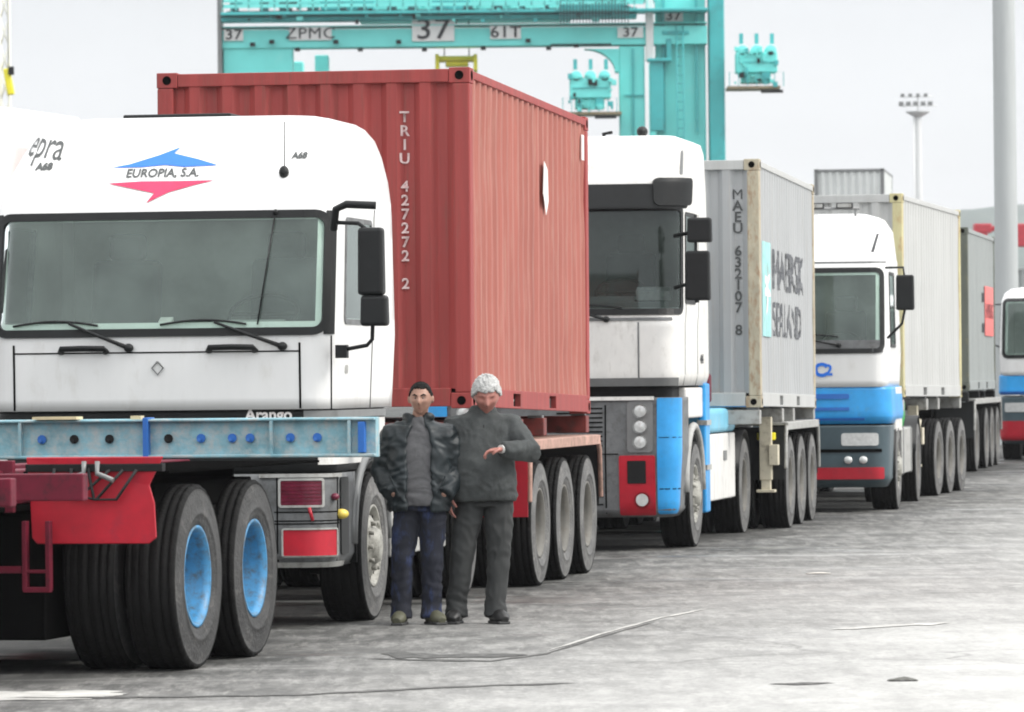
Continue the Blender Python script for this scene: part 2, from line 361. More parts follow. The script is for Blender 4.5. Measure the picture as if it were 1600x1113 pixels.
def rim_mesh(Rr, W, kind, mats):
    q = MB(); h = W/2; rb = Rr*.53; seg = 40
    # outer face towards +X
    if kind == 'dish':
        q.lathe([(rb+.012, h*.84), (rb+.014, h*.90), (rb-.004, h*.90), (rb-.02, h*.6), (rb-.03, -h*.2), (rb-.06, -h*.55), (.16, -h*.6), (.135, -h*.35), (.13, h*.1), (.10, h*.22), (0.001, h*.24)], seg=seg)
        for k in range(8):
            a = k*math.pi/4; q.lathe([(0.001, -h*.53), (.032, -h*.54)], c=(0, .205*math.cos(a), .205*math.sin(a)), seg=10, mi=1)
        for k in range(10):
            a = k*math.pi/5; q.tube([(-h*.6, .15*math.cos(a), .15*math.sin(a)), (-h*.2, .15*math.cos(a), .15*math.sin(a))], .014, 6)
    else:
        q.lathe([(rb+.012, h*.84), (rb+.014, h*.90), (rb-.004, h*.90), (rb-.02, h*.55), (rb-.035, h*.45), (.215, h*.72), (.18, h*.86), (.145, h*.86), (.13, h*.98), (.11, h*1.18), (.06, h*1.24), (0.001, h*1.24)], seg=seg)
        for k in range(10):
            a = k*math.pi/5; q.lathe([(0.001, h*.70), (.027, h*.68)], c=(.004, .228*math.cos(a), .228*math.sin(a)), seg=10, mi=1)
            a += .3; q.tube([(h*.8, .165*math.cos(a), .165*math.sin(a)), (h*1.08, .165*math.cos(a), .165*math.sin(a))], .016, 6)
    o = q.build('rim', mats); me = o.data; bpy.data.objects.remove(o); return me
WM = {}
def wheel(parent, x, y, Rr, side, dual, rimmat, tyremat, z0=0.0, ti=None):
    """x = plane of the outer face; side +1 = right"""
    W = .315 if dual else .325
    k = (Rr, W, dual, rimmat.name, tyremat.name)
    if k not in WM:
        WM[k] = (tyre_mesh(Rr, W, 'tyre', tyremat), rim_mesh(Rr, W, 'dish' if dual else 'steer', [rimmat, HOLE_SHADE]))
    ty, ri = WM[k]
    xc = x-side*W/2
    q = MB(); q.lathe([(0.001, xc-side*.1), (.20, xc-side*.1), (.20, xc-side*(.45 if dual else .3)), (0.001, xc-side*(.45 if dual else .3))], c=(0, y, Rr+z0), seg=20)
    hub = q.build('wheel', DARKM, parent)
    for n in ([0, 1] if dual else [0]):
        for me, nm in ((ty, 'tyre'), (ri, 'rim')):
            if n and nm == 'rim': continue
            o = bpy.data.objects.new(nm, me); COL.objects.link(o); o.parent = hub
            o.location = (xc-side*n*.37, y, Rr+z0); o.rotation_euler = (random.uniform(0, 6), 0, 0 if side > 0 else math.pi)
            if side < 0: o.rotation_euler = (random.uniform(0, 6), 0, math.pi)
    return hub

# ------------------------------------------------------------------ shells (cabs, bumpers): plan outline lofted through z
class Shell:
    def __init__(s, prof, L, bow=0.03, cy=0, cx=0): s.prof = prof; s.L = L; s.bow = bow; s.cy = cy; s.cx = cx
    def at(s, z):
        p = s.prof
        if z <= p[0][0]: return p[0][1:]
        for a, b in zip(p, p[1:]):
            if z <= b[0]:
                f = (z-a[0])/(b[0]-a[0]+1e-9); return tuple(a[i]+(b[i]-a[i])*f for i in (1, 2, 3))
        return p[-1][1:]
    def surf(s, z, u, off=0):
        hw, yf, r = s.at(z); fl = hw-r; a = abs(u); sg = 1 if u >= 0 else -1
        if a <= fl: x, y, n = a, yf, (0, -1)
        elif a <= fl+r*math.pi/2:
            ph = (a-fl)/max(r, 1e-5); x = fl+r*math.sin(ph); y = yf+r*(1-math.cos(ph)); n = (math.sin(ph), -math.cos(ph))
        else: x = hw; y = yf+r+(a-fl-r*math.pi/2); n = (1, 0)
        y += s.bow*(x/hw)**2
        y = min(y, s.L)
        return Vector((s.cx+sg*(x+n[0]*off), s.cy+y+n[1]*off, z))
    def uside(s, z, y):  # u for a point on the side at depth y
        hw, yf, r = s.at(z); return hw-r+r*math.pi/2+(y-yf-r-s.bow)
    def body(s, holes=(), zs=None, umax=4.2):
        U = set(); u = 0
        while u < 1.6: U.add(round(u, 3)); u += .05
        while u < umax: U.add(round(u, 3)); u += .12
        us = U | {-x for x in U}; Z = set()
        z0, z1 = s.prof[0][0], s.prof[-1][0]
        for p in s.prof: Z.add(p[0])
        z = z0
        while z < z1: Z.add(round(z, 3)); z += .08
        for (a, b_, c_, d) in holes: Z |= {a, b_}; us |= {c_, d}
        Z = sorted(Z); Z = [Z[0]]+[z for i, z in enumerate(Z[1:], 1) if z-Z[i-1] > 1e-4]; us = sorted(us)
        q = MB(); V = [[q.bm.verts.new(s.surf(z, u)) for u in us] for z in Z]
        for i in range(len(Z)-1):
            for j in range(len(us)-1):
                zc, uc = (Z[i]+Z[i+1])/2, (us[j]+us[j+1])/2
                if any(a < zc < b_ and c_ < uc < d for a, b_, c_, d in holes): continue
                f = q.bm.faces.new((V[i][j], V[i][j+1], V[i+1][j+1], V[i+1][j])); f.smooth = True
        for i in range(len(Z)-1): q.bm.faces.new((V[i][-1], V[i][0], V[i+1][0], V[i+1][-1]))
        q.bm.faces.new(V[-1]); q.bm.faces.new(V[0][::-1])
        bmesh.ops.remove_doubles(q.bm, verts=q.bm.verts, dist=.0008)
        bmesh.ops.dissolve_degenerate(q.bm, edges=q.bm.edges, dist=.0005)
        return q
    def patch(s, z0, z1, u0, u1, off=.006, r=0.0, q=None, mi=0, th=.0):
        q = q or MB(); rows = []; n = max(4, int((z1-z0)/.06)); zz = []
        if r > 0:
            zz = [z0+r*(1-math.cos(k*math.pi/2/5)) for k in range(6)]+[z1-r*(1-math.cos(k*math.pi/2/5)) for k in range(5, -1, -1)]
            mid = [z0+r+(z1-z0-2*r)*k/n for k in range(1, n)]; zz = sorted(set(zz+mid))
        else: zz = [z0+(z1-z0)*k/n for k in range(n+1)]
        m = max(3, int(abs(u1-u0)/.06))
        for z in zz:
            d = min(z-z0, z1-z); ins = r-math.sqrt(max(0, r*r-(r-d)**2)) if (r > 0 and d < r) else 0
            a, b_ = u0+ins, u1-ins; rows.append([s.surf(z, a+(b_-a)*k/m, off) for k in range(m+1)])
        q.grid(rows, mi)
        # rim of the sheet turned back to the body
        if off > .002:
            back = lambda z, u: s.surf(z, u, -.002)
            def insz(z):
                d = min(z-z0, z1-z); return r-math.sqrt(max(0, r*r-(r-d)**2)) if (r > 0 and d < r) else 0
            for (zA, sgn) in ((zz[0], 1), (zz[-1], -1)):
                i0 = insz(zA); A, B = u0+i0, u1-i0
                q.grid([[s.surf(zA, A+(B-A)*k/m, off) for k in range(m+1)], [back(zA, A+(B-A)*k/m) for k in range(m+1)]], mi)
            for w_ in (0, 1):
                q.grid([[s.surf(z, (u0+insz(z)) if not w_ else (u1-insz(z)), off) for z in zz], [back(z, (u0+insz(z)) if not w_ else (u1-insz(z))) for z in zz]], mi)
        return q
    def ring(s, z0, z1, u0, u1, r, wd, off=.012, q=None, mi=0):
        q = q or MB()
        def loop(z0, z1, u0, u1, r, off):
            pts = []
            cs = [(u1-r, z1-r, 0), (u0+r, z1-r, 1), (u0+r, z0+r, 2), (u1-r, z0+r, 3)]
            for i, (cu, cz, k) in enumerate(cs):
                for j in range(7):
                    a = (k+j/6)*math.pi/2; pts.append((cu+r*math.cos(a), cz+r*math.sin(a)))
                nx = cs[(i+1) % 4]; a = (k+1)*math.pi/2
                e0 = pts[-1]; e1 = (nx[0]+r*math.cos(a), nx[1]+r*math.sin(a))
                for j in range(1, 30): f = j/30; pts.append((e0[0]+(e1[0]-e0[0])*f, e0[1]+(e1[1]-e0[1])*f))
            return [q.bm.verts.new(s.surf(z, u, off)) for u, z in pts]
        loops = [loop(z0, z1, u0, u1, r, -.001), loop(z0, z1, u0, u1, r, off), loop(z0+wd, z1-wd, u0+wd, u1-wd, max(.01, r-wd), off), loop(z0+wd, z1-wd, u0+wd, u1-wd, max(.01, r-wd), -.02)]
        fs = []
        for A, B in zip(loops, loops[1:]):
            for k in range(len(A)):
                f = q.bm.faces.new((A[k], A[(k+1) % len(A)], B[(k+1) % len(A)], B[k])); f.smooth = False; fs.append(f)
        q._mi(fs, mi); return q

def place(px, Y, th, dx, dz=0):
    """world location of a rig origin (front centre) whose front right corner (dx from the centre) shows at px"""
    X = WX(px, Y); a = R(th)
    return (X-dx*math.cos(a), Y+dx*math.sin(a), gz(Y)+dz), -a

# ------------------------------------------------------------------ containers
def corr(t, p=.256, d=.036):
    k = (t % p)/p
    if k < .30: return 0
    if k < .50: return d*(k-.30)/.20
    if k < .80: return d
    return d*(1-(k-.80)/.20)
def corr_breaks(t0, t1, p=.256):
    out = []; n = int(t0/p)-1
    while n*p < t1+p:
        for k in (0, .30, .50, .80):
            x = (n+k)*p
            if t0 < x < t1: out.append(x)
        n += 1
    return out
def container(root, paint, post=None, side=None, L=6.058, Hh=2.591, rail=None, open_top=False, d=.036):
    post = post or paint; rail = rail or paint; W = 1.219
    for sx in (-1, 1):       # side walls
        ts = [.13]+corr_breaks(.13, L-.13)+[L-.13]; q = MB()
        zs_ = [.15+(Hh-.225)*k/14 for k in range(15)]; sd_ = len(COL.objects)*.37
        q.grid([[(sx*(W-.012-corr(t, d=d)-(.020*max(0, noise.noise(Vector((t*.9+sd_, z*1.3, sx)))-.05)+.004*noise.noise(Vector((t*4+sd_, z*3, sx)))+.004)*math.sin(min(1, (z-.15)/.3, (Hh-.075-z)/.3)*math.pi/2)), t, z) for t in ts] for z in zs_], smooth=False)
        q.build('side_wall', side or paint, root)
        q = MB()
        # bottom rail with fork pockets, top rail
        segs = [(.17, 1.93), (2.29, 3.77), (4.13, L-.17)]
        for a, b_ in segs: q.b2((sx*(W-.05), a, .012), (sx*W, b_, .155))
        for a, b_ in ((1.93, 2.29), (3.77, 4.13)):
            q.b2((sx*(W-.05), a, .13), (sx*W, b_, .155)); q.b2((sx*(W-.05), a, .012), (sx*W, b_, .03)); q.b2((sx*(W-.30), a, .03), (sx*(W-.22), b_, .13), 1)
        q.build('bottom_rail', [rail, HOLE_SHADE], root, bevel=.004)
        q = MB(); q.b2((sx*(W-.07), .17, Hh-.08), (sx*(W-.001), L-.17, Hh-.018)); q.build('top_rail', rail, root, bevel=.006)
    for y, front in ((0, 1), (L, 0)):
        for sx in (-1, 1):
            q = MB(); s_ = 1 if front else -1
            q.b2((sx*(W-.13), y+s_*.003, .118), (sx*(W-.003), y+s_*.145, Hh-.118)); q.build('corner_post', post, root, bevel=.012)
            for z in (.0, Hh-.118):
                q = MB(); c = (sx*(W-.081), y+s_*.089, z+.059); q.box(c, (.162, .178, .118))
                q.disc((c[0], y-s_*.003, c[2]), .034, 'Y', mi=1); q.disc((sx*(W+.003), c[1], c[2]), .038, 'X', mi=1)
                q.build('corner_casting', [post, HOLE_SHADE], root, bevel=.006)
    q = MB(); ts = [-(W-.12)]+[x-W for x in corr_breaks(.12, 2*W-.12)]+[W-.12]
    q.grid([[(t, .012+corr(t+W, d=.045)+(.018*max(0, noise.noise(Vector((t*1.1+sd_, z*1.3, 5)))-.05)+.005*noise.noise(Vector((t*4+sd_, z*3, 2)))+.004)*math.sin(min(1, (z-.15)/.3, (Hh-.105-z)/.3)*math.pi/2), z) for t in ts] for z in [.15+(Hh-.255)*k/14 for k in range(15)]], smooth=False)
    q.build('end_wall', paint, root)
    for zA, zB in ((Hh-.11, Hh-.01), (.015, .155)): q = MB(); q.b2((-W+.165, .004, zA), (W-.165, .07, zB)); q.build('end_rail', rail, root, bevel=.006)
    q = MB(); ts = [.1]+corr_breaks(.1, L-.1)+[L-.1]; q.grid([[(x, t, Hh-.022-corr(t)*.5) for t in ts] for x in (-W+.06, W-.06)], smooth=False); q.build('roof', paint, root)
    q = MB(); q.b2((-W+.06, .07, .13), (W-.06, L-.1, .15)); q.build('floor', DARKM, root)
    for sx in (-1, 1):
        q = MB(); q.b2((sx*.01, L-.06, .13), (sx*(W-.135), L-.02, Hh-.12)); dr = q.build('door', paint, root, bevel=.01)
        q = MB()
        for xx in (.25, .75): q.tube([(sx*xx, L-.005, .14), (sx*xx, L-.005, Hh-.13)], .017, 8)
        q.build('lock_rod', GREYM, dr)

def side_map(y0, z0, W=1.219, d=.036):
    """flat (x,y) of a text -> right side wall, following the corrugation"""
    return lambda a, b_: (W-.012-corr(y0+a, d=d)+.003, y0+a, z0+b_)

# ------------------------------------------------------------------ container trailers
def trailer(root, L, axles, Rr, paint, deck=1.40, rimmat=RIMGREY, tyremat=RUBBER_D, kp=1.1, width=1.22, guards=None, leg=CREAM, legy=2.6, z0=0.0, legx=.72):
    """origin at container front centre on the ground, y backwards"""
    q = MB()
    for sx in (-1, 1):
        x = sx*.45
        q.b2((x-.07, -.05, deck-.15), (x+.07, 1.9, deck-.01)); 
        q.b2((x-.008, 1.9, deck-.42), (x+.008, L+.15, deck-.03)); q.b2((x-.075, 1.9, deck-.035), (x+.075, L+.15, deck-.012)); q.b2((x-.075, 1.9, deck-.44), (x+.075, L+.15, deck-.42))
    q.build('main_frame', paint, root, bevel=.004)
    for y in (.09, L/2-.6, L/2+.6, L-.09):
        q = MB(); q.b2((-width+.02, y-.08, deck-.16), (width-.02, y+.08, deck-.011)); q.build('bolster', paint, root, bevel=.008)
        for sx in (-1, 1):
            q = MB(); q.box((sx*(width-.10), y, deck-.005), (.12, .1, .03)); q.build('twist_lock', GREYM, root)
    for y in axles:
        q = MB(); q.tube([(-.95, y, Rr+z0), (.95, y, Rr+z0)], .075, 12); q.box((-.45, y, Rr+.16+z0), (.09, .9, .07)); q.box((.45, y, Rr+.16+z0), (.09, .9, .07)); q.build('axle', DARKM, root)
        for sx in (-1, 1): wheel(root, sx*1.25, y, Rr, sx, True, rimmat, tyremat, z0)
    for sx in (-1, 1):
        q = MB(); x = sx*legx
        q.b2((x-.065, legy-.065, .55), (x+.065, legy+.065, deck-.1)); q.b2((x-.05, legy-.05, .44), (x+.05, legy+.05, .58)); q.box((x, legy, .43), (.20, .18, .03)); q.box((x+sx*.09, legy-.02, .82), (.1, .16, .22))
        q.tube([(x, legy+.06, .6), (x, legy+.65, deck-.3)], .03, 8); q.build('landing_leg', leg, root, bevel=.006)
    q = MB(); y = L+.1
    q.b2((-1.15, y-.05, .50), (1.15, y+.05, .62)); 
    for sx in (-1, 1): q.b2((sx*.5-.05, y-.04, .62), (sx*.5+.05, y+.04, deck-.42))
    q.build('underrun_bar', paint, root, bevel=.006)
    q = MB(); q.lathe([(0.001, -.35), (.2, -.35), (.2, .35), (0.001, .35)], c=(0, 3.4, .85), seg=20); q.box((0, 3.4, 1.02), (.9, .06, .1)); q.build('air_tank', DARKM, root)
    if guards:
        g, gm2 = guards; a, b_ = axles[0]-Rr-.1, axles[-1]+Rr+.12
        for sx in (-1, 1):
            q = MB(); zt = g
            q.b2((sx*.62, a+.12, zt-.035), (sx*1.26, b_-.12, zt)); q.b2((sx*1.235, a+.10, zt-.085), (sx*1.275, b_-.10, zt-.003))
            q.tube([(sx*1.255, b_-.12, zt-.04), (sx*1.255, b_-.02, zt-.14), (sx*1.255, b_+.03, zt-.55)], .022, 8); q.tube([(sx*1.255, a+.12, zt-.04), (sx*1.255, a+.02, zt-.14), (sx*1.255, a-.02, zt-.5)], .022, 8)
            q.build('mudguard', gm2, root, bevel=.006)
            q = MB(); q.b2((sx*.65, a-.03, zt-.62), (sx*1.24, a-.015, zt-.05)); q.build('mud_flap', REDP if gm2 is SALMON else BLACKP, root)
            q = MB(); q.b2((sx*.65, b_+.015, zt-.62), (sx*1.24, b_+.03, zt-.05)); q.build('mud_flap', BLACKP, root)

# ------------------------------------------------------------------ tractors
def tractor_frame(root, Rr, fx, dx_, rimF, rimR, tyF, tyR, tank=LGREY, hwf=1.24, skirt=None):
    q = MB()
    for sx in (-1, 1): q.b2((sx*.42-.04, .35, .72), (sx*.42+.04, dx_+1.0, .98))
    q.b2((-.46, .5, .76), (.46, .65, .93)); q.b2((-.46, dx_-.6, .76), (.46, dx_-.45, .93)); q.b2((-.46, dx_+.85, .76), (.46, dx_+1.0, .93)); q.b2((-.45, .7, .45), (.45, 2.1, 1.0))
    q.build('chassis_frame', DARKM, root, bevel=.008)
    for y in (fx, dx_):
        q = MB(); q.tube([(-1.0, y, Rr), (1.0, y, Rr)], .08, 12); q.ell((0, y, Rr), (.2, .2, .2)); q.build('axle', DARKM, root)
    for sx in (-1, 1):
        wheel(root, sx*hwf, fx, Rr, sx, False, rimF, tyF); wheel(root, sx*1.25, dx_, Rr, sx, True, rimR, tyR)
        q = MB(); n = 14; A = [[(x, fx+(Rr+.07)*math.cos(a), Rr+(Rr+.09)*math.sin(a)) for a in [math.pi*(-.05+1.1*k/n) for k in range(n+1)]] for x in (sx*.86, sx*1.215)]
        q.grid(A); q.build('wheel_arch', BLACKP, root, solid=.02)
        q = MB(); A = [[(x, dx_+(Rr+.06)*math.cos(a), Rr+(Rr+.07)*math.sin(a)) for a in [math.pi*(.08+.84*k/n) for k in range(n+1)]] for x in (sx*.56, sx*1.25)]
        q.grid(A); q.build('mudguard', BLACKP, root, solid=.015)
        q = MB()
        y0, y1 = fx+Rr+.22, dx_-Rr-.18
        q.box((sx*.92, (y0+y1)/2, .70), (.58, y1-y0, .56)); 
        for yy in (y0+.25, y1-.25): q.box((sx*.92, yy, .70), (.60, .05, .585), 1)
        q.lathe([(0.001, 0), (.07, 0), (.07, .03), (0.001, .03)], c=(sx*.95, y0+.5, .975), axis='Z', seg=14, mi=1)
        q.build('fuel_tank', [tank, GREYM], root, bevel=.05, segs=3)
    q = MB(); q.box((0, dx_, 1.08), (.95, .9, .08), rot=Matrix.Rotation(R(3), 3, 'X')); q.box((0, dx_, 1.0), (1.0, .3, .1)); q.build('fifth_wheel', DARKM, root, bevel=.02)

def interior(root, sh, zf, zd, zt, L, hw):
    q = MB(); q.b2((-hw, L-.10, zf), (hw, L-.07, zt+.25)); q.b2((-hw, .12, zf-.02), (hw, L-.1, zf)); q.b2((-hw+.06, .5, zt+.06), (hw-.06, L-.1, zt+.08))
    q.b2((-hw+.03, .22, zf), (hw-.03, .58, zd)); q.b2((.25, .55, zd-.05), (.75, .70, zd+.06))
    q.build('cabin_trim', INTER, root, bevel=.02)
    for sx in (-1, 1):
        q = MB(); q.box((sx*.58, 1.25, zd-.25), (.52, .52, .16)); q.box((sx*.58, 1.50, zd+.15), (.50, .14, .72), rot=Matrix.Rotation(R(-10), 3, 'X')); q.box((sx*.58, 1.56, zd+.60), (.28, .10, .20)); q.build('seat', SEATM, root, bevel=.05, segs=3)
    q = MB(); c = Vector((.58, .74, zd+.10)); rot = Matrix.Rotation(R(35), 3, 'X'); pts = [c+rot @ Vector((.24*math.cos(a), .24*math.sin(a)*1.0, 0)) for a in [2*math.pi*k/24 for k in range(25)]]
    q.tube(pts, .016, 8, cap=False); q.tube([c, c+rot @ Vector((0, 0, -.3))], .03, 8); q.tube([c+rot @ Vector((-.23, 0, 0)), c+rot @ Vector((.23, 0, 0))], .016, 6); q.build('steering_wheel', BLACKP, root)

def papers(root, pos, w_, h_):
    q = MB(); q.box(pos, (w_, .10, h_), rot=Matrix.Rotation(R(25), 3, 'X')); q.build('dashboard_paper', LETW, root)
def mirror(root, pos, w_, h_, name='mirror', d=.12):
    q = MB(); q.box(pos, (w_, d, h_), taper=(.96, .9)); m_ = q.build(name, BLACKP, root, bevel=.025, segs=3)
    q = MB(); q.box((pos[0], pos[1]+d/2+.002, pos[2]), (w_-.04, .006, h_-.04)); q.build('mirror_glass', LAMPG, m_); return m_

def wiper(root, sh, z0, u0, z1, u1, zb, ub0, ub1):
    q = MB(); q.tube([sh.surf(z0, u0, .03), sh.surf((z0+z1)/2, (u0+u1)/2, .05), sh.surf(z1, u1, .035)], [.016, .011, .009], 8)
    n = 8; q.tube([sh.surf(zb+.03*math.sin(k/n*math.pi), ub0+(ub1-ub0)*k/n, .022) for k in range(n+1)], .009, 6); q.ell(sh.surf(z0, u0, .02), (.035, .03, .03)); q.build('wiper', BLACKP, root)

# ================================================================== yard trailer parked in front of the first truck
TH0 = R(12.0); a_ = TH0
t0 = empty('yard_trailer', (-2.438, 33.42, 0), -a_)
tag(t0, 'empty yard trailer with pale blue end beam, red mud flap and blue rims', 'trailer')
RB = .545; zt, zb = 1.455, 1.195
q = MB(); q.b2((-1.59, 0, zb), (1.59, .10, zt)); q.b2((-1.59, -.05, zt-.020), (1.59, 0, zt-.004)); q.b2((-1.59, -.05, zb+.004), (1.59, 0, zb+.024))
beam = q.build('end_beam', BEAMB, t0, bevel=.006)
for x in (-1.25, -.80, .0, .90, 1.42):
    if x == .0: continue
    q = MB(); q.b2((x-.010, -.048, zb+.024), (x+.010, -.001, zt-.020)); q.build('stiffener', BEAMB, beam)
for x in (-1.1, -.66, -.44, -.2, .2, .42, .63, .75, 1.02, 1.2):
    q = MB(); q.tube([(x, -.004, zb+.13), (x, -.014, zb+.13)], .030, 10); q.tube([(x-.012, -.014, zb+.118), (x-.006, -.04, zb+.12)], .013, 6); q.build('bolt', DARKM if int(x*100)%3 else BLUED, beam)
q = MB(); q.b2((.04, -.062, zb-.01), (.075, .105, zt+.008)); q.build('strap', BLUED, t0, bevel=.004)
q = MB(); q.b2((1.48, -.052, zb+.03), (1.525, -.001, zt-.03)); q.build('strap', BLUED, t0, bevel=.004)
q = MB(); q.b2((-.70, -.09, zt), (-.40, .06, zt+.018)); q.b2((-.05, -.03, zt-.003), (.02, .05, zt+.02)); q.build('wood_wedge', mat('bare_wood', (.62, .53, .33), .8, dirt=(.3, .25, .2), dirt_amt=.2), t0)
q = MB()
for x in (-.34, .28): q.b2((x-.08, -9.5, zb-.20), (x+.08, -.055, zb-.004))
q.b2((-1.3, -9.5, zb-.1), (1.3, -9.38, zb+.12))
for y in (-8, -6.5, -5.2): q.b2((-1.2, y-.05, zb-.15), (1.2, y+.05, zb))
q.build('main_frame', REDD, t0, bevel=.008)
q = MB(); q.b2((-.37, -5.6, .95), (.37, -.8, .99)); q.b2((-.50, -3.7, .20), (.50, -.9, .93)); q.b2((.5, -3.5, .95), (1.1, -1.3, 1.10)); q.build('suspension_shade_box', HOLE_SHADE, t0, bevel=.01)  # suspension box enlarged and blackened to block light between the wheels
for y in (-3.05, -1.74):
    q = MB(); q.tube([(-1.0, y, RB), (1.0, y, RB)], .09, 12); q.b2((-.66, y-.3, RB-.02), (-.40, y+.3, RB+.4)); q.b2((.40, y-.3, RB-.02), (.66, y+.3, RB+.4)); q.build('axle', DARKM, t0)
    for sx in (-1, 1): wheel(t0, sx*1.25, y, RB, sx, True, RIMBLUE, RUBBER)
q = MB(); yf = -3.86
q.poly([(.47, yf, .80), (.50, yf, .765), (1.17, yf, .765), (1.215, yf, .80), (1.205, yf, 1.0), (1.175, yf, 1.10), (1.265, yf-.02, 1.265), (.44, yf, 1.265), (.46, yf, 1.05)], thick=(0, .018, 0))
q.build('mud_flap', REDP, t0, bevel=.006, label='bright red mud flap')
q = MB(); q.b2((.44, yf-.02, 1.18), (1.26, yf+.05, 1.225)); q.build('flap_bracket', DARKM, t0, bevel=.004)
q = MB(); q.b2((.30, yf+.2, 1.165), (1.24, -.12, 1.18)); q.b2((.30, -1.20, .80), (.95, -1.16, 1.165)); q.build('shade_cover', HOLE_SHADE, t0)  # black plates added to darken the space beneath the beam
q = MB()
for k in range(3): q.tube([(.62+k*.1, yf-.03, 1.2), (.60+k*.13, yf-.05, 1.08-k*.03), (.75+k*.12, yf-.04, 1.02), (.95+k*.08, yf-.03, 1.19)], .010, 6)
q.build('brake_hose', BLACKP, t0)
q = MB(); q.tube([(.80, yf-.04, 1.24), (.80, yf-.05, 1.17), (.70, yf-.06, 1.14)], .016, 8); q.tube([(.88, yf-.04, 1.24), (.88, yf-.05, 1.17), (.98, yf-.06, 1.13)], .016, 8); q.build('hook', GREYM, t0)
q = MB(); q.b2((-.3, -4.05, .95), (.42, -4.0, 1.25)); q.build('cross_plate', REDD, t0, bevel=.006)
q = MB(); y = -3.95
for x in (.46, .60): q.b2((x-.014, y-.03, .50), (x+.014, y+.03, .90))
q.b2((.45, y-.03, .49), (.61, y+.03, .52)); q.b2((.45, y-.02, .60), (.61, y+.02, .62)); q.b2((-.2, y-.02, .60), (.44, y+.03, .64)); q.build('hanging_bracket', REDD, t0, bevel=.004)

# ================================================================== first truck (white cab behind the beam)
loc, rz = place(520, 34.8, 9.4, 1.22)
T1 = empty('truck', loc, rz); tag(T1, 'white cab-over truck with blue and pink arrow logo over the windscreen, first in the queue', 'truck')
S1 = Shell([(1.50, 1.205, .01, .20), (2.02, 1.235, 0, .22), (2.86, 1.22, .16, .22), (2.96, 1.215, .21, .26), (3.12, 1.195, .34, .28), (3.30, 1.15, .54, .30), (3.42, 1.10, .70, .30), (3.50, 1.03, .84, .30), (3.54, .96, .95, .28), (3.56, .86, 1.08, .26)], 2.2, .035)
us0, us1 = S1.uside(2.4, .42), S1.uside(2.4, 1.30)
H1 = [(2.10, 2.80, -1.09, 1.09), (2.12, 2.78, us0, us1), (2.12, 2.78, -us1, -us0)]
S1.body(H1).build('cab', WHITE, T1)
S1.patch(2.04, 2.84, -1.15, 1.15, .004, .10).build('windscreen', GLASS, T1)
S1.ring(2.005, 2.865, -1.19, 1.19, .12, .055, .016).build('windscreen_seal', BLACKP, T1)
for a, b_ in ((1.15, 1.235), (-1.235, -1.15)): S1.patch(2.01, 2.86, a, b_, .010, 0).build('pillar_trim', BLACKP, T1)
for s_ in (1, -1):
    a, b_ = sorted((s_*us0, s_*us1))
    S1.patch(2.10, 2.80, a-.01, b_+.01, .003, .05).build('side_window', GLASS, T1)
    S1.ring(2.08, 2.82, a-.03, b_+.03, .06, .035, .010).build('window_seal', GREYP, T1)
interior(T1, S1, 1.62, 2.06, 2.8, 2.12, 1.10)
q = MB()
for u in (.985, -1.02): S1.patch(1.505, 1.955, u-.007, u+.007, .0035, 0, q)
S1.patch(1.892, 1.902, -1.02, .985, .0035, 0, q)
uu = S1.uside(1.8, 1.36); S1.patch(1.50, 2.9, uu-.006, uu+.006, .0035, 0, q); uu = S1.uside(1.8, .12); S1.patch(1.50, 2.0, uu-.005, uu+.005, .0035, 0, q)
q.build('panel_gap', HOLE_SHADE, T1)
q = MB(); p_ = [S1.surf(1.79+dz, du, .012) for du, dz in ((0, .045), (.04, 0), (0, -.045), (-.04, 0), (0, .045))]; q.tube(p_, .006, 6, cap=False); q.build('badge', GREYM, T1)
for u in (-.52, .52):
    q = MB(); q.tube([S1.surf(1.90, u-.16, .012), S1.surf(1.925, u-.15, .045), S1.surf(1.928, u, .05), S1.surf(1.925, u+.15, .045), S1.surf(1.90, u+.16, .012)], .026, 8, sq=[.7]*5); q.build('grab_handle', BLACKP, T1)
wiper(T1, S1, 1.93, .87, 2.10, .40, 2.085, .02, .62)
wiper(T1, S1, 1.93, -.20, 2.10, -.62, 2.085, -1.02, -.42)
q = MB(); q.ell(S1.surf(3.13, .82, .02), (.035, .04, .045)); p_ = S1.surf(3.15, .82, .02); q.tube([p_, p_+Vector((.005, -.01, .33))], .004, 6); q.build('aerial', BLACKP, T1)
q = MB(); q.tube([S1.surf(2.86, .80, .02), S1.surf(2.08, .70, .03)], .006, 6); q.ell(S1.surf(2.85, .80, .02), (.02, .02, .02)); q.build('aerial_cable', BLACKP, T1)
q = MB(); q.b2((-.52, 1.2, 3.555), (.26, 1.9, 3.59)); q.build('roof_hatch', BLACKP, T1, bevel=.01)
papers(T1, (-.02, .34, 2.09), .09, .07)
# logo
def sp_(shell, u0, z0, off=.008): return lambda a, b_: shell.surf(z0+b_, u0+a, off)
def shape(shell, pts, u0, z0, m, name, par, off=.008):
    q = MB(); q.poly([(x, y, 0) for x, y in pts]); bm = q.bm; bmesh.ops.triangulate(bm, faces=bm.faces); bmesh.ops.subdivide_edges(bm, edges=bm.edges, cuts=3, use_grid_fill=True)
    fn = sp_(shell, u0, z0, off)
    for v in bm.verts: v.co = fn(v.co.x, v.co.y)
    return q.build(name, m, par, rec=False)
LZ = 3.15; LU = -.035
LK = 1.14
shape(S1, [(x*LK, y*LK) for x, y in [(-.33, .03), (-.22, .05), (-.05, .105), (.07, .155), (.04, .115), (.20, .075), (.33, .035), (.12, .028), (0, .042), (-.15, .03)]], LU, LZ, LOGOB, 'arrow_logo', T1)
shape(S1, [(x*LK, y*LK) for x, y in [(.33, -.06), (.22, -.085), (.06, -.13), (-.07, -.195), (-.03, -.135), (-.17, -.105), (-.33, -.07), (-.12, -.06), (.1, -.062)]], LU, LZ, LOGOP, 'arrow_logo', T1)
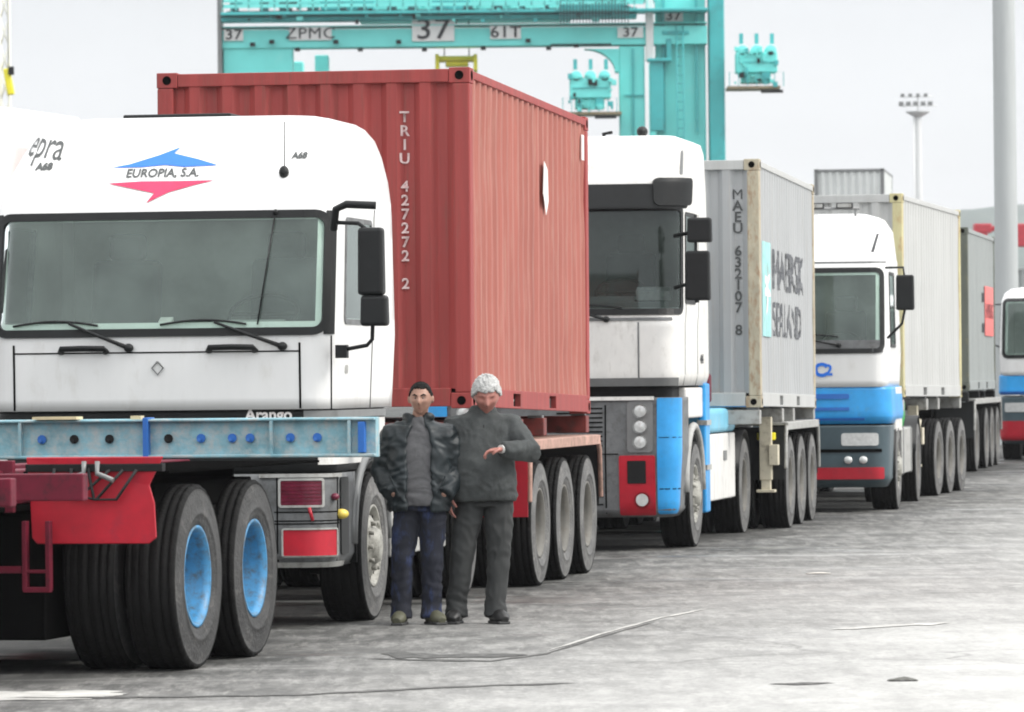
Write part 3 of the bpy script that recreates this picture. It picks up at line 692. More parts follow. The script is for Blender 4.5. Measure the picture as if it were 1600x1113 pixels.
letters('lettering', text_bm('EUROPIA, S.A.', .085, bold=.002, spacing=1.0), sp_(S1, LU, LZ-.012), LETG, T1)
letters('lettering', text_bm('epra', .30, bold=.0, spacing=.95), lambda a, b_: S1.surf(3.36+b_*1.0-a*.10, -.95+a*.62, .010), LETG, T1)
letters('lettering', text_bm('A68', .07, bold=.004), lambda a, b_: S1.surf(3.20+b_, -.90+a, .008), LETG, T1)
letters('lettering', text_bm('A68', .06, bold=.003), lambda a, b_: S1.surf(3.25+b_, .90+a, .008), LETG, T1)
# mirrors, bars
q = MB()
q.tube([(1.21, .12, 2.72), (1.24, .06, 2.86), (1.32, .02, 2.89), (1.52, .05, 2.88)], .027, 10)
q.tube([(1.23, .10, 2.77), (1.40, .02, 2.76), (1.49, .0, 2.70), (1.50, .0, 2.1), (1.49, .02, 1.97), (1.45, .04, 1.93), (1.27, .06, 1.90)], .015, 8)
q.box((1.27, .07, 1.89), (.08, .08, .09)); q.build('mirror_bracket', BLACKP, T1, bevel=.006)
mirror(T1, (1.49, .02, 2.50), .18, .46); mirror(T1, (1.51, .02, 2.165), .19, .21)
q = MB(); q.tube([(-1.21, .12, 2.78), (-1.40, .02, 2.76), (-1.46, .0, 2.66), (-1.46, .0, 2.0), (-1.24, .06, 1.92)], .015, 8); q.build('mirror_bracket', BLACKP, T1)
mirror(T1, (-1.455, .02, 2.49), .18, .46); mirror(T1, (-1.475, .02, 2.16), .19, .21)
# lower body
S1b = Shell([(1.07, 1.19, .05, .18), (1.50, 1.19, .05, .18)], 2.0, .03)
S1b.body().build('lower_cab', BLACKP, T1)
q = MB(); ua = S1b.uside(1.3, .06); 
for s_ in (1, -1):
    a, b_ = sorted((s_*ua, s_*S1b.uside(1.3, 1.95))); S1b.patch(1.12, 1.43, a, b_, .012, .0, q)
q.build('side_step_panel', WHITE2, T1)
q = MB(); a = S1b.uside(1.3, 0); S1b.patch(1.44, 1.49, a-.03, S1b.uside(1.3, 1.95), .02, 0, q); q.build('sill_trim', GREYM, T1)
letters('lettering', text_bm('Arango', .11, bold=.003), sp_(S1b, .76, 1.462, .014), LETW, T1)
S1c = Shell([(.42, 1.16, .05, .18), (.50, 1.20, .0, .2), (1.06, 1.20, .0, .2)], .84, .04)
S1c.body(umax=2.2).build('bumper', GREYP, T1, label='grey bumper with dark red lamps')
for s_ in (1, -1):
    def U(a, b_): return (a, b_) if s_ > 0 else (-b_, -a)
    q = MB(); S1c.patch(.84, 1.02, *U(.84, 1.13), .012, .01, q); q.build('headlamp', REDL, T1)
    S1c.ring(.83, 1.03, *U(.83, 1.14), .02, .016, .018).build('lamp_frame', LGREY, T1)
    q = MB(); S1c.patch(.50, .68, *U(.86, 1.25), .012, .01, q); q.build('bumper_panel', REDP, T1)
    S1c.ring(.49, .69, *U(.85, 1.26), .02, .012, .018).build('panel_frame', LGREY, T1)
    q = MB(); q.ell(S1c.surf(.78, s_*1.33, .02), (.05, .05, .035)); q.build('indicator', AMBER, T1)
    q = MB(); q.ell(S1c.surf(.90, s_*1.23, .015), (.03, .03, .025)); q.build('side_marker', REDL, T1)
    q = MB(); S1c.patch(1.035, 1.06, *U(.70, 1.35), .02, 0, q); S1c.patch(.42, .455, *U(.70, 1.45), .025, 0, q); q.build('bumper_trim', LGREY, T1)
q = MB(); S1c.patch(.75, 1.0, -.7, .7, .01, .03, q); q.build('grille', BLACKP, T1)
q = MB()
for z in (.715, .735, .795): S1c.patch(z, z+.008, .80, 1.32, .004, 0, q)
S1c.patch(.46, 1.05, 1.285, 1.295, .004, 0, q); S1c.patch(.46, 1.05, .815, .825, .004, 0, q); q.build('panel_gap', HOLE_SHADE, T1)
q = MB(); S1c.patch(.50, 1.03, 1.36, 1.62, .012, .03, q); q.build('side_mesh', BLACKP, T1)
q = MB()
for k in range(7): S1c.patch(.845+k*.025, .853+k*.025, .85, 1.12, .015, 0, q)
q.build('lens_rib', REDD, T1)
q = MB()
q.tube([S1c.surf(.74, 1.06, .02), S1c.surf(.83, 1.04, .03)], .012, 6); q.build('bracket', REDP, T1)
q = MB(); S1.patch(1.74, 1.80, 1.50, 1.60, .004, .02, q); q.build('door_badge', LGREY, T1)
tractor_frame(T1, .525, 1.38, 5.05, RIMLIGHT, RIMGREY, RUBBER_D, RUBBER_D)
# fender edge round the front wheel
for s_ in (1, -1):
    q = MB(); q.tube([(s_*1.20, 1.38+.64*math.cos(a), .56+.62*math.sin(a)) for a in [math.pi*k/14 for k in range(15)]], .035, 8); q.build('fender_lip', GREYM, T1)

# trailer and red container
def rig(px, Y, th, dx, pitch=.85, zc=1.475):
    loc, rz = place(px, Y, th, dx); return loc, rz
loc, rz = rig(737, 38.83, 9.4, 1.22)
def tilt(o, deg): o.rotation_euler = (R(deg), 0, o.rotation_euler[2])
C1 = empty('shipping_container', (loc[0], loc[1], 1.475), rz, -R(.85)); tag(C1, 'rust red shipping container with white stacked letters, on the trailer behind the first cab', 'container')
REDS = mat('lit_side_red_paint', (.33, .105, .080), .65, var=.16, vs=1.6, dirt=(.40, .24, .19), dirt_amt=.28, stretch=(5, 5, .28), bump=.1, bs=12)  # paler side red: grazing sheen, stronger light and dust put into the colour
container(C1, REDC, rail=REDC, d=.034, side=REDS)
def stacked(txt, x, ztop, dz, size, par, m, fnc):
    bmA = bmesh.new()
    for i, ch in enumerate(txt):
        if ch == ' ': continue
        b_ = text_bm(ch, size, bold=.003)
        for v in b_.verts: v.co.y = v.co.y*1.0+ztop-i*dz; v.co.x += x
        me = bpy.data.meshes.new('t'); b_.to_mesh(me); b_.free(); bmA.from_mesh(me); bpy.data.meshes.remove(me)
    letters('lettering', bmA, fnc, m, par)
stacked('TRIU 427272 2', .705, 2.22, .106, .112, C1, mat('faded_white_lettering', (.58, .45, .44), .7, var=.2, vs=15, dirt=(.34, .13, .12), dirt_amt=.4), lambda a, b_: (a, .012+corr(a+1.219, d=.045)-.004, b_))
q = MB(); q.poly([(1.226, 3.55+a, 1.85+b_) for a, b_ in ((0, .22), (.16, .16), (.2, -.1), (.08, -.22), (-.06, -.05))], thick=(-.006, 0, 0)); q.build('paper_patch', mat('white_sticker', (.8, .8, .78), .6), C1)
q = MB(); q.b2((1.214, 5.65, 2.2), (1.222, 5.78, 2.42)); q.build('paper_patch', LETW, C1)
TR1 = empty('container_trailer', (loc[0], loc[1], 0), rz); tag(TR1, 'red container trailer with salmon mudguard, coupled behind the first truck', 'trailer')
trailer(TR1, 6.1, (3.1, 4.41, 5.72), .515, REDCH, deck=1.38, guards=(1.20, SALMON), legy=1.9, leg=REDP)

# ================================================================== second truck
loc, rz = place(1060, 49.4, 9.4, 1.25)
T2 = empty('truck', loc, rz); tag(T2, 'tall white truck with black sun visor and grey, red and blue bumper', 'truck')
S2 = Shell([(1.60, 1.22, .02, .14), (1.70, 1.25, 0, .16), (2.20, 1.25, 0, .24), (2.32, 1.25, .02, .40), (3.34, 1.24, .14, .40), (3.58, 1.235, .20, .32), (3.92, 1.22, .40, .26), (4.02, 1.19, .52, .24), (4.05, 1.12, .62, .22)], 2.32, .03)
ua, ub = S2.uside(2.9, .62), S2.uside(2.9, 1.35)
H2 = [(2.36, 3.32, -1.33, 1.33), (2.45, 3.25, ua, ub), (2.45, 3.25, -ub, -ua)]
S2.body(H2).build('cab', WHITE2, T2)
S2.patch(2.31, 3.34, -1.36, 1.36, .004, .06).build('windscreen', GLASSD, T2)
S2.ring(2.29, 3.36, -1.40, 1.40, .09, .06, .014).build('windscreen_seal', BLACKP, T2)
for s_ in (1, -1):
    a, b_ = sorted((s_*ua, s_*ub)); S2.patch(2.43, 3.27, a, b_, .003, .05).build('side_window', GLASSD, T2); S2.ring(2.40, 3.30, a-.03, b_+.03, .06, .04, .01).build('window_seal', BLACKP, T2)
interior(T2, S2, 2.0, 2.42, 3.3, 2.3, 1.12)
q = MB(); S2.patch(3.32, 3.56, -1.38, 1.32, .10, .04, q); S2.patch(3.35, 3.62, .98, 1.36, .12, .05, q); S2.patch(3.35, 3.62, -1.36, -.98, .12, .05, q); q.build('sun_visor', BLACKP, T2, bevel=.01)
q = MB(); 
for u in (.86, -.86): S2.patch(1.62, 2.22, u-.008, u+.008, .004, 0, q)
S2.patch(2.235, 2.265, -1.2, 1.2, .01, 0, q); uu = S2.uside(2, .5); S2.patch(1.6, 3.3, uu-.006, uu+.006, .004, 0, q); uu = S2.uside(2, 1.45); S2.patch(1.6, 3.3, uu-.006, uu+.006, .004, 0, q)
q.build('panel_gap', GREYP, T2)
q = MB(); uu = S2.uside(1.8, .6); S2.patch(1.60, 1.68, -1.25, 1.25, .02, 0, q); q.build('sill_trim', GREYM, T2)
letters('lettering', text_bm('44', .12, bold=.006), lambda a, b_: S2.surf(1.86+b_, S2.uside(1.8, 1.75)+a*2, .006), LETD, T2)
q = MB(); u0 = S2.uside(3.7, .5); S2.patch(3.66, 3.90, u0, u0+.10, .005, .03, q); q.build('side_badge', GREYM, T2)
wiper(T2, S2, 2.25, .55, 2.33, .25, 2.36, .0, .7)
q = MB()
q.tube([(1.2, .18, 3.05), (1.38, .05, 3.08), (1.42, .0, 3.2)], .02, 8); q.tube([(1.2, .18, 2.55), (1.42, .0, 2.6), (1.44, 0, 2.4)], .02, 8); q.tube([(1.43, 0, 3.25), (1.43, 0, 2.4)], .016, 8); q.build('mirror_bracket', BLACKP, T2)
mirror(T2, (1.47, .0, 3.10), .24, .24); mirror(T2, (1.45, .0, 2.66), .24, .48)
q = MB(); q.tube([(-1.2, .18, 3.05), (-1.42, .0, 3.1), (-1.44, 0, 2.4)], .02, 8); q.build('mirror_bracket', BLACKP, T2); mirror(T2, (-1.47, .0, 3.10), .24, .24); mirror(T2, (-1.45, .0, 2.66), .24, .48)
q = MB(); q.tube([(.80, .9, 4.02), (.80, .9, 4.10)], .02, 6); q.ell((.80, .86, 4.10), (.055, .10, .055)); q.build('horn', BLACKP, T2)
q = MB(); q.tube([(.45, .8, 4.0), (.43, .75, 4.08), (.52, .7, 4.09)], .018, 6); q.build('beacon_stub', DARKM, T2)
S2b = Shell([(1.30, 1.15, .12, .15), (1.62, 1.15, .12, .15)], 2.2, .03); S2b.body().build('lower_cab', DARKM, T2)
S2c = Shell([(.33, 1.14, .10, .12), (.40, 1.20, .03, .13), (.95, 1.24, 0, .12), (1.49, 1.24, .03, .12)], .78, .03)
S2c.body(umax=2.2).build('bumper', GREYP, T2)
for s_ in (1, -1):
    def U(a, b_): return (a, b_) if s_ > 0 else (-b_, -a)
    q = MB(); S2c.patch(.36, 1.485, *U(1.03, 1.36), .012, .02, q); q.build('corner_panel', BLUEP, T2, label='sky blue bumper corner')
    q = MB(); S2c.patch(.35, .93, *U(.66, 1.01), .015, .02, q); q.build('bumper_panel', REDP, T2, label='red bumper panel with fog lamp')
    q = MB(); S2c.patch(.66, .88, *U(.74, .92), .022, .01, q); q.build('vent', DARKM, T2)
    q = MB(); p_ = S2c.surf(.50, s_*.88, .02); q.lathe([(.075, -.01), (.075, .03), (.06, .03)], c=p_, axis='Y', seg=20); q.disc((p_.x, p_.y-.006, p_.z), .06, 'Y', mi=1); q.build('fog_lamp', [DARKM, LAMPG], T2)
    q = MB(); S2c.patch(.96, 1.46, *U(.74, .99), .014, .04, q, 0)
    for z in (1.36, 1.21, 1.06): p_ = S2c.surf(z, s_*.865, .02); q.lathe([(.068, -.005), (.068, .02), (.052, .01), (0.001, .004)], c=(p_.x, p_.y-.01, p_.z), axis='Y', seg=18, mi=1)
    q.build('headlamp', [GREYM, LAMPG], T2)
    q = MB(); S2c.patch(1.465, 1.50, *U(.35, 1.0), .03, 0, q); q.build('bumper_trim', WHITE2, T2)
q = MB(); S2c.patch(.37, 1.42, .52, .535, .004, 0, q); S2c.patch(.94, .95, .0, .65, .004, 0, q)
for k in range(9): S2c.patch(1.02+k*.045, 1.035+k*.045, .05, .50, .004, 0, q)
for k in range(5): S2c.patch(.45+k*.08, .465+k*.08, .05, .50, .004, 0, q)
S2c.patch(.60, .61, 1.05, 1.34, .0145, 0, q); S2c.patch(1.10, 1.106, 1.05, 1.34, .0145, 0, q); q.build('panel_gap', HOLE_SHADE, T2)
for s_ in (1, -1):
    q = MB(); q.b2((s_*1.0, .78, 1.28), (s_*1.22, 2.05, 1.58)); q.build('step_panel', CREAM if 0 else WHITE2, T2, bevel=.02)
    q = MB(); q.b2((s_*1.17, 2.05, .32), (s_*1.25, 2.38, 1.62)); q.build('step_tower', BLUEP, T2, bevel=.02, label='blue step tower')
    q = MB()
    for z in (.75, 1.2): q.b2((s_*1.16, 2.04, z), (s_*1.262, 2.39, z+.05))
    q.build('step_tread', LGREY, T2)
    q = MB(); q.b2((s_*1.19, 2.42, .42), (s_*1.23, 4.62, 1.10)); q.build('side_skirt', WHITE2, T2, bevel=.015)
    q = MB(); q.b2((s_*.75, 2.42, 1.11), (s_*1.235, 4.62, 1.36)); q.build('tank_lid', mat('pale_blue_paint', (.16, .46, .62), .45, dirt=(.4, .45, .46), dirt_amt=.2), T2, bevel=.05, segs=3)
    q = MB(); q.b2((s_*1.232, 3.6, .82), (s_*1.24, 3.85, .92)); q.build('skirt_handle', GREYM, T2)
    q = MB(); q.tube([(s_*1.22, 1.30+.64*math.cos(a), .56+.64*math.sin(a)) for a in [math.pi*k/14 for k in range(15)]], .04, 8); q.build('fender_lip', LGREY, T2)
q = MB()
for k in range(5): q.tube([(-.35+k*.16, 2.42, 1.55), (-.38+k*.17, 2.75, 1.15), (-.3+k*.15, 3.2, 1.3), (-.2+k*.1, 4.0, 1.4)], .022, 6)
q.build('air_hose', REDD, T2)
q = MB(); q.b2((-.6, 2.6, 1.2), (.6, 3.2, 1.75)); q.tube([(.8, 2.75, 1.2), (.8, 2.75, 2.0)], .09, 12); q.build('air_equipment', DARKM, T2, bevel=.03)
q = MB(); q.b2((1.0, 2.7, 1.42), (1.2, 2.95, 1.72)); q.build('red_canister', REDD, T2, bevel=.03)
tractor_frame(T2, .525, 1.30, 5.35, RIMLIGHT, RIMGREY, RUBBER_D, RUBBER_D, hwf=1.25)

loc, rz = rig(1189, 53.3, 8.8, 1.22)
C2 = empty('shipping_container', (loc[0], loc[1], 1.345+loc[2]), rz, -R(.5)); tag(C2, 'light grey container with cyan square, dark letters and rusty corner post', 'container')
container(C2, GREYC, post=RUST, rail=LGREYC, d=.016)
stacked('MAEU 632107 8', .985, 2.22, .118, .150, C2, LETG, lambda a, b_: (a, .012+corr(a+1.219, d=.045)-.004, b_))
for (txt, y0, z0, sz, sc_) in (('MAERSK', 1.40, 1.46, .62, 1.5), ('SEALAND', 1.40, .93, .52, 1.38)):
    bm = text_bm(txt, sz, 'LEFT', bold=.004)
    for v in bm.verts: v.co.x *= sc_
    letters('lettering', bm, side_map(y0, z0, d=.016), mat('faded_dark_lettering', (.07, .075, .085), .7, var=.4, vs=9, dirt=(.24, .245, .25), dirt_amt=.45), C2, cuts=[b_-y0 for b_ in corr_breaks(y0, 5.9)])
q = MB(); q.bm.free(); q.bm = bmesh.new()
pts = [(x, y) for x, y in ((0, -.50), (.80, -.50), (.80, .50), (0, .50))]; q.poly([(x, y, 0) for x, y in pts]); 
letters('logo_panel', q.bm, side_map(.45, 1.25, d=.016), CYANL, C2, cuts=[b_-.45 for b_ in corr_breaks(.45, 1.4)])
bm = bmesh.new(); vs = []
for k in range(14):
    a = 2*math.pi*k/14; r_ = .28 if k % 2 == 0 else .11; vs.append(bm.verts.new((.40+r_*math.sin(a), r_*math.cos(a)*1.1, 0)))
bm.faces.new(vs); letters('star_logo', bm, lambda a, b_: (side_map(.45, 1.25, d=.016)(a, b_)[0]+.004,)+side_map(.45, 1.25)(a, b_)[1:], LETW, C2, cuts=[b_-.45 for b_ in corr_breaks(.45, 1.4)])
TR2 = empty('container_trailer', loc, rz); tag(TR2, 'dark container trailer with pale mudguards carrying the lettered grey container, behind the second truck', 'trailer')
trailer(TR2, 6.1, (2.75, 4.0, 5.25), .515, LGREY, deck=1.33, guards=(1.17, LGREY), legy=2.03, leg=CREAM, legx=1.05)
q = MB(); q.b2((.95, 2.05, .98), (1.15, 2.2, 1.06)); q.build('gladhand_box', YEL, TR2, bevel=.01)

papers(T2, (.95, .50, 2.50), .34, .10)
# ================================================================== third truck
def small_truck(T, prof, L, zw0, zw1, zb0, zb1, ws=None, glassm=GLASS, dxl=4.9, lamps=False):
    S = Shell(prof, L, .035)
    ua, ub = S.uside(2.4, .42), S.uside(2.4, 1.25); z0, z1 = zw0+.09, zw1-.09
    S.body([(z0, z1, -1.04, 1.04), (z0+.03, z1, ua, ub), (z0+.03, z1, -ub, -ua)]).build('cab', WHITE, T)
    S.patch(z0-.05, z1+.05, -1.10, 1.10, .004, .09).build('windscreen', glassm, T)
    S.ring(zw0, zw1, -1.15, 1.15, .11, .06, .014).build('windscreen_seal', BLACKP, T)
    for s_ in (1, -1):
        a, b_ = sorted((s_*ua, s_*ub)); S.patch(z0, z1+.02, a, b_, .003, .05).build('side_window', glassm, T); S.ring(z0-.02, z1+.04, a-.03, b_+.03, .06, .04, .01).build('window_seal', BLACKP, T)
    interior(T, S, zw0-.4, zw0+.02, zw1-.1, L, 1.05)
    return S
loc, rz = place(1389, 61.0, 8.0, 1.20)
T3 = empty('truck', loc, rz); tag(T3, 'white truck with bright blue grille band and red bumper strip, third in the queue', 'truck')
S3 = small_truck(T3, [(1.50, 1.18, .01, .18), (1.90, 1.20, 0, .2), (2.92, 1.17, .18, .22), (3.02, 1.17, .22, .24), (3.05, 1.16, .30, .26), (3.40, 1.12, .62, .30), (3.55, 1.02, .84, .3), (3.60, .85, 1.0, .3)], 2.2, 1.90, 2.93, 0, 0, dxl=4.7)
q = MB(); S3.patch(1.905, 2.06, -1.13, 1.13, .012, .02, q); q.build('cowl_panel', GREYP, T3)
q = MB(); S3.patch(2.985, 3.005, -1.2, 1.2, .006, 0, q); q.build('panel_gap', GREYP, T3)
wiper(T3, S3, 2.0, .6, 2.08, .2, 2.10, -.1, .6)
bm = text_bm('C', .22, bold=.01); letters('badge', bm, lambda a, b_: S3.surf(1.70+b_, .38+a, .01), LOGOB, T3)
bm = text_bm('2', .18, bold=.006); letters('badge', bm, lambda a, b_: S3.surf(1.70+b_, .48+a, .012), LOGOB, T3)
letters('lettering', text_bm('/', .30, bold=.008), lambda a, b_: S3.surf(3.22+b_, 1.02+a, .008), LETD, T3)
S3b = Shell([(1.06, 1.20, .03, .22), (1.15, 1.23, 0, .22), (1.50, 1.21, .02, .2)], 2.1, .04); S3b.body().build('lower_cab', BLUEP, T3, label='bright blue grille band')
q = MB(); S3b.patch(1.36, 1.42, -.9, .72, .012, .02, q); S3b.patch(1.22, 1.26, -.9, .72, .012, .0, q); S3b.patch(1.10, 1.13, -.9, .9, .012, .0, q); q.build('grille_slot', BLUED, T3)
BMP3 = mat('slate_bumper', (.055, .085, .10), .45, var=.15, vs=4)
S3c = Shell([(.30, 1.12, .12, .15), (.40, 1.18, .03, .18), (1.04, 1.20, .0, .2)], .80, .04); S3c.body(umax=2.2).build('bumper', BMP3, T3)
for s_ in (1, -1):
    def U(a, b_): return (a, b_) if s_ > 0 else (-b_, -a)
    q = MB(); S3c.patch(.80, .95, *U(.62, 1.06), .014, .03, q); q.build('headlamp', LAMPG, T3)
    for u in (.70, .88):
        q = MB(); p_ = S3c.surf(.63, s_*u, .015); q.ell(p_, (.05, .025, .045)); q.build('fog_lamp', LAMPG, T3)
q = MB(); S3c.patch(.40, .54, -1.15, 1.12, .025, .02, q); q.build('bumper_strip', REDP, T3, label='red strip along the bumper')
q = MB(); S3c.patch(.72, .76, -.6, 1.1, .01, 0, q); q.build('panel_gap', HOLE_SHADE, T3)
q = MB(); q.tube([(-.95, .95, 3.66), (.80, .95, 3.66)], .018, 8)
for x in (-.9, .75): q.tube([(x, .95, 3.5), (x, .95, 3.66)], .016, 6)
q.build('lamp_bar', GREYM, T3)
for k, x in enumerate((-.8, -.45, -.1, .27, .62)):
    q = MB(); q.b2((x-.10, .90, 3.665), (x+.10, .98, 3.73)); q.b2((x-.085, .893, 3.675), (x+.085, .90, 3.72), 1); q.build('roof_lamp', [BLACKP, LGREY], T3)
for s_ in (1, -1):
    q = MB(); q.tube([(s_*1.16, .1, 2.92), (s_*1.38, 0, 2.92), (s_*1.40, 0, 2.75)], .014, 8); q.tube([(s_*1.40, 0, 2.45), (s_*1.36, .0, 2.25), (s_*1.18, .08, 2.08)], .016, 8); q.build('mirror_bracket', BLACKP, T3)
    mirror(T3, (s_*1.40, 0, 2.62), .22, .42)
    q = MB(); q.b2((s_*1.17, .95, .95), (s_*1.215, 2.1, 1.5)); q.build('side_panel', WHITE2, T3, bevel=.02)
tractor_frame(T3, .525, 1.35, 4.8, RIMLIGHT, RIMGREY, RUBBER_D, RUBBER_D, hwf=1.22)

loc, rz = rig(1412, 65.0, 12, 1.22)
C3 = empty('shipping_container', (loc[0], loc[1], 1.34+loc[2]), rz, -R(.3)); tag(C3, 'plain pale grey container with yellowed corner post, behind the third cab', 'container')
container(C3, LGREYC, post=RUSTY, rail=LGREYC, d=.02)
TR3 = empty('container_trailer', loc, rz); tag(TR3, 'dark container trailer with cream landing leg under the plain pale grey container', 'trailer')
trailer(TR3, 6.1, (3.25, 4.5, 5.75), .515, LGREY, deck=1.32, guards=None, legy=2.35, leg=CREAM, legx=1.02)
q = MB(); q.b2((.9, .2, .95), (1.15, .6, 1.28)); q.build('green_box', mat('green_paint', (.04, .32, .08), .5), TR3, bevel=.02)

loc, rz = rig(1514, 81.0, 9.4, 1.22)
C4 = empty('shipping_container', (loc[0], loc[1], 1.30+loc[2]), rz); tag(C4, 'dark grey container with salmon pink side label, last in the queue', 'container')
container(C4, DGREYC, post=mat('dark_post', (.10, .11, .09), .7, dirt=(.2, .18, .1), dirt_amt=.2), rail=DGREYC, d=.03)
q = MB(); q.b2((1.209, 3.7, .9), (1.218, 5.6, 1.72)); lb = q.build('label_panel', mat('salmon_label', (.72, .16, .15), .6, dirt=(.6, .3, .3), dirt_amt=.2), C4)
letters('lettering', text_bm('HAMBURG', .36, 'CENTER', bold=.006), lambda a, b_: (1.221, 4.65+a, 1.30+b_), REDD, lb)
q = MB(); q.b2((1.209, 3.1, 1.45), (1.218, 3.5, 1.6)); q.b2((1.209, 3.1, .95), (1.218, 3.5, 1.1)); q.build('dark_marking', LETD, C4)
TR4 = empty('container_trailer', loc, rz); tag(TR4, 'container trailer with dusty wheels under the dark grey container with the salmon label', 'trailer')
trailer(TR4, 6.1, (1.2, 3.4, 4.7, 6.0), .515, DARKM, deck=1.29, guards=(1.17, LGREY), legy=2.3, leg=GREYM)

# fifth: cab at the right edge
loc, rz = place(1775, 89.5, 9.4, 1.20)
T5 = empty('truck', loc, rz); tag(T5, 'low-roofed white truck with blue band and red bumper, cut off by the right edge', 'truck')
S5 = small_truck(T5, [(1.50, 1.18, .01, .18), (1.90, 1.20, 0, .2), (2.80, 1.17, .16, .22), (2.95, 1.12, .3, .24), (3.03, 1.02, .5, .3), (3.06, .85, .7, .3)], 2.0, 1.80, 2.86, 0, 0, glassm=GLASS)
S5b = Shell([(1.16, 1.20, .03, .22), (1.20, 1.22, 0, .22), (1.50, 1.21, .02, .2)], 1.9, .04); S5b.body().build('lower_cab', BLUEP, T5, label='blue band under the windscreen')
q = MB(); S5b.patch(1.16, 1.22, -1.2, 1.2, .012, 0, q); q.build('panel_gap', BLUED, T5)
S5c = Shell([(.30, 1.12, .12, .15), (.40, 1.18, .03, .18), (1.12, 1.20, .0, .2)], .80, .04); S5c.body(umax=2.2).build('bumper', BMP3, T5)
q = MB(); S5c.patch(.36, .70, -1.25, 1.25, .02, .03, q); q.build('bumper_strip', REDP, T5)
for s_ in (1, -1):
    q = MB(); a, b_ = sorted((s_*.66, s_*1.1)); S5c.patch(.86, 1.02, a, b_, .014, .03, q); q.build('headlamp', LAMPG, T5)
    q = MB(); q.tube([(s_*1.16, .1, 2.75), (s_*1.40, 0, 2.75), (s_*1.40, 0, 2.1), (s_*1.18, .06, 2.0)], .015, 8); q.build('mirror_bracket', BLACKP, T5)
    mirror(T5, (s_*1.40, 0, 2.50), .2, .42)
tractor_frame(T5, .525, 1.35, 4.9, RIMLIGHT, RIMGREY, RUBBER_D, RUBBER_D, hwf=1.22)

# neighbour cab whose high roof shows over the first cab
loc, rz = place(-20, 40.2, 15, 1.22)
T6 = empty('truck', loc, rz); tag(T6, 'plain white high-roofed truck half hidden behind the first cab at the left edge', 'truck')
S6 = small_truck(T6, [(1.50, 1.18, .01, .18), (1.90, 1.22, 0, .2), (2.92, 1.20, .18, .22), (3.10, 1.19, .26, .26), (3.60, 1.17, .55, .3), (3.83, 1.12, .8, .3), (3.92, 1.02, .95, .3), (3.95, .85, 1.1, .3)], 2.7, 1.95, 2.9, 0, 0, glassm=GLASS)
S6b = Shell([(1.06, 1.20, .03, .22), (1.50, 1.20, .02, .2)], 2.1, .04); S6b.body().build('lower_cab', BLACKP, T6)
S6c = Shell([(.35, 1.12, .12, .15), (.45, 1.18, .03, .18), (1.04, 1.20, .0, .2)], .80, .04); S6c.body(umax=2.2).build('bumper', GREYP, T6)
q = MB(); q.b2((.55, .9, 3.93), (.80, 1.0, 3.985)); q.build('roof_marker', BLACKP, T6, bevel=.01)
tractor_frame(T6, .525, 1.35, 4.9, RIMLIGHT, RIMGREY, RUBBER_D, RUBBER_D, hwf=1.22)

# ================================================================== background
YC = 240.0
def cx(px): return WX(px, YC)
def cz(px, py): return WZ(px, py, YC)
OX = cx(740)
RT = empty('gantry_crane', (OX, YC, .24)); tag(RT, 'turquoise rubber-tyred gantry crane numbered 37 standing over the yard', 'crane')
def gb(q, px0, py0, px1, py1, y0, y1, mi=0): q.b2((cx(px0)-OX, y0, cz(px0, py0)-.24), (cx(px1)-OX, y1, cz(px1, py1)-.24), mi)
q = MB(); gb(q, 352, 76, 1110, 40, 0, 1.5); gb(q, 352, 42, 1110, 36, -.15, 1.6)
BM = q.build('girder', TURQ, RT, bevel=.05)
q = MB(); gb(q, 352, 35, 1000, 22, -.6, .8); gb(q, 352, 22, 1110, 19, -1.1, .9); q.build('walkway', TURQD, RT, bevel=.03)
q = MB()
for i in range(34):
    px = 355+i*20; gb(q, px, 19, px+1.6, -16, -1.1, -1.04)
gb(q, 355, 2, 1010, .2, -1.1, -1.04); gb(q, 355, -16, 1010, -18, -1.1, -1.04); gb(q, 355, 10, 1010, 9, -1.1, -1.04); q.build('handrail', TURQ, RT)
q = MB(); gb(q, 560, 18, 900, -40, 5, 9); gb(q, 352, -8, 1110, -30, 6.5, 8); q.build('second_girder', TURQ, RT, bevel=.05)
q = MB(); gb(q, 505, 16, 590, -30, .5, 3.5); q.build('trolley_machinery', TURQD, RT, bevel=.06)
q = MB(); gb(q, 680, 16, 740, -30, 1.0, 4); q.build('trolley_machinery', TURQD, RT, bevel=.06)
q = MB(); gb(q, 880, 18, 985, -30, -.5, 3.2); q.build('trolley_machinery', TURQD, RT, bevel=.06)
rn = random.Random(3)
q = MB()
gb(q, 360, 18.5, 1000, 17, -.4, .4)
for i in range(16): px = 370+i*40+rn.uniform(-8, 8); gb(q, px, 18, px+rn.uniform(6, 18), 6+rn.uniform(-4, 5), -.4, .4)
for i in range(22): px = 880+i*5; gb(q, px, 40, px+1.6, 4+rn.uniform(-6, 6), -1.3, -1.2)
q.build('cable_gear', mat('dark_gear', (.03, .09, .10), .6), RT)
# legs
def leg(px0, px1, y0, y1, name='leg', m=TURQ, top=72, mi=0, base=True):
    q = MB(); a, b_ = cx(px0)-OX, cx(px1)-OX; zt_ = cz(px0, top)-.24
    q.b2((a, y0, 1.0), (b_, y1, zt_)); return q.build(name, m, RT, bevel=.06)
leg(353, 462, .1, 1.4); leg(488, 510, 6.6, 8.0)
leg(345, 352, -.3, 1.6, 'edge_rail', GREYM, top=-40)
leg(972, 1012, .1, 1.4); leg(1030, 1108, .6, 1.9, top=-30); leg(1113, 1137, .0, 2.0, 'leg', TURQD, top=-40)
leg(353, 462, 12, 13.4); leg(1030, 1108, 12, 13.4)
q = MB(); # haunch at the girder end
pts = []; cxl = [(972, 76), (918, 76)]+[(918+48*math.sin(k/8*math.pi/2), 76+36*(1-math.cos(k/8*math.pi/2))) for k in range(1, 9)]+[(972, 112)]
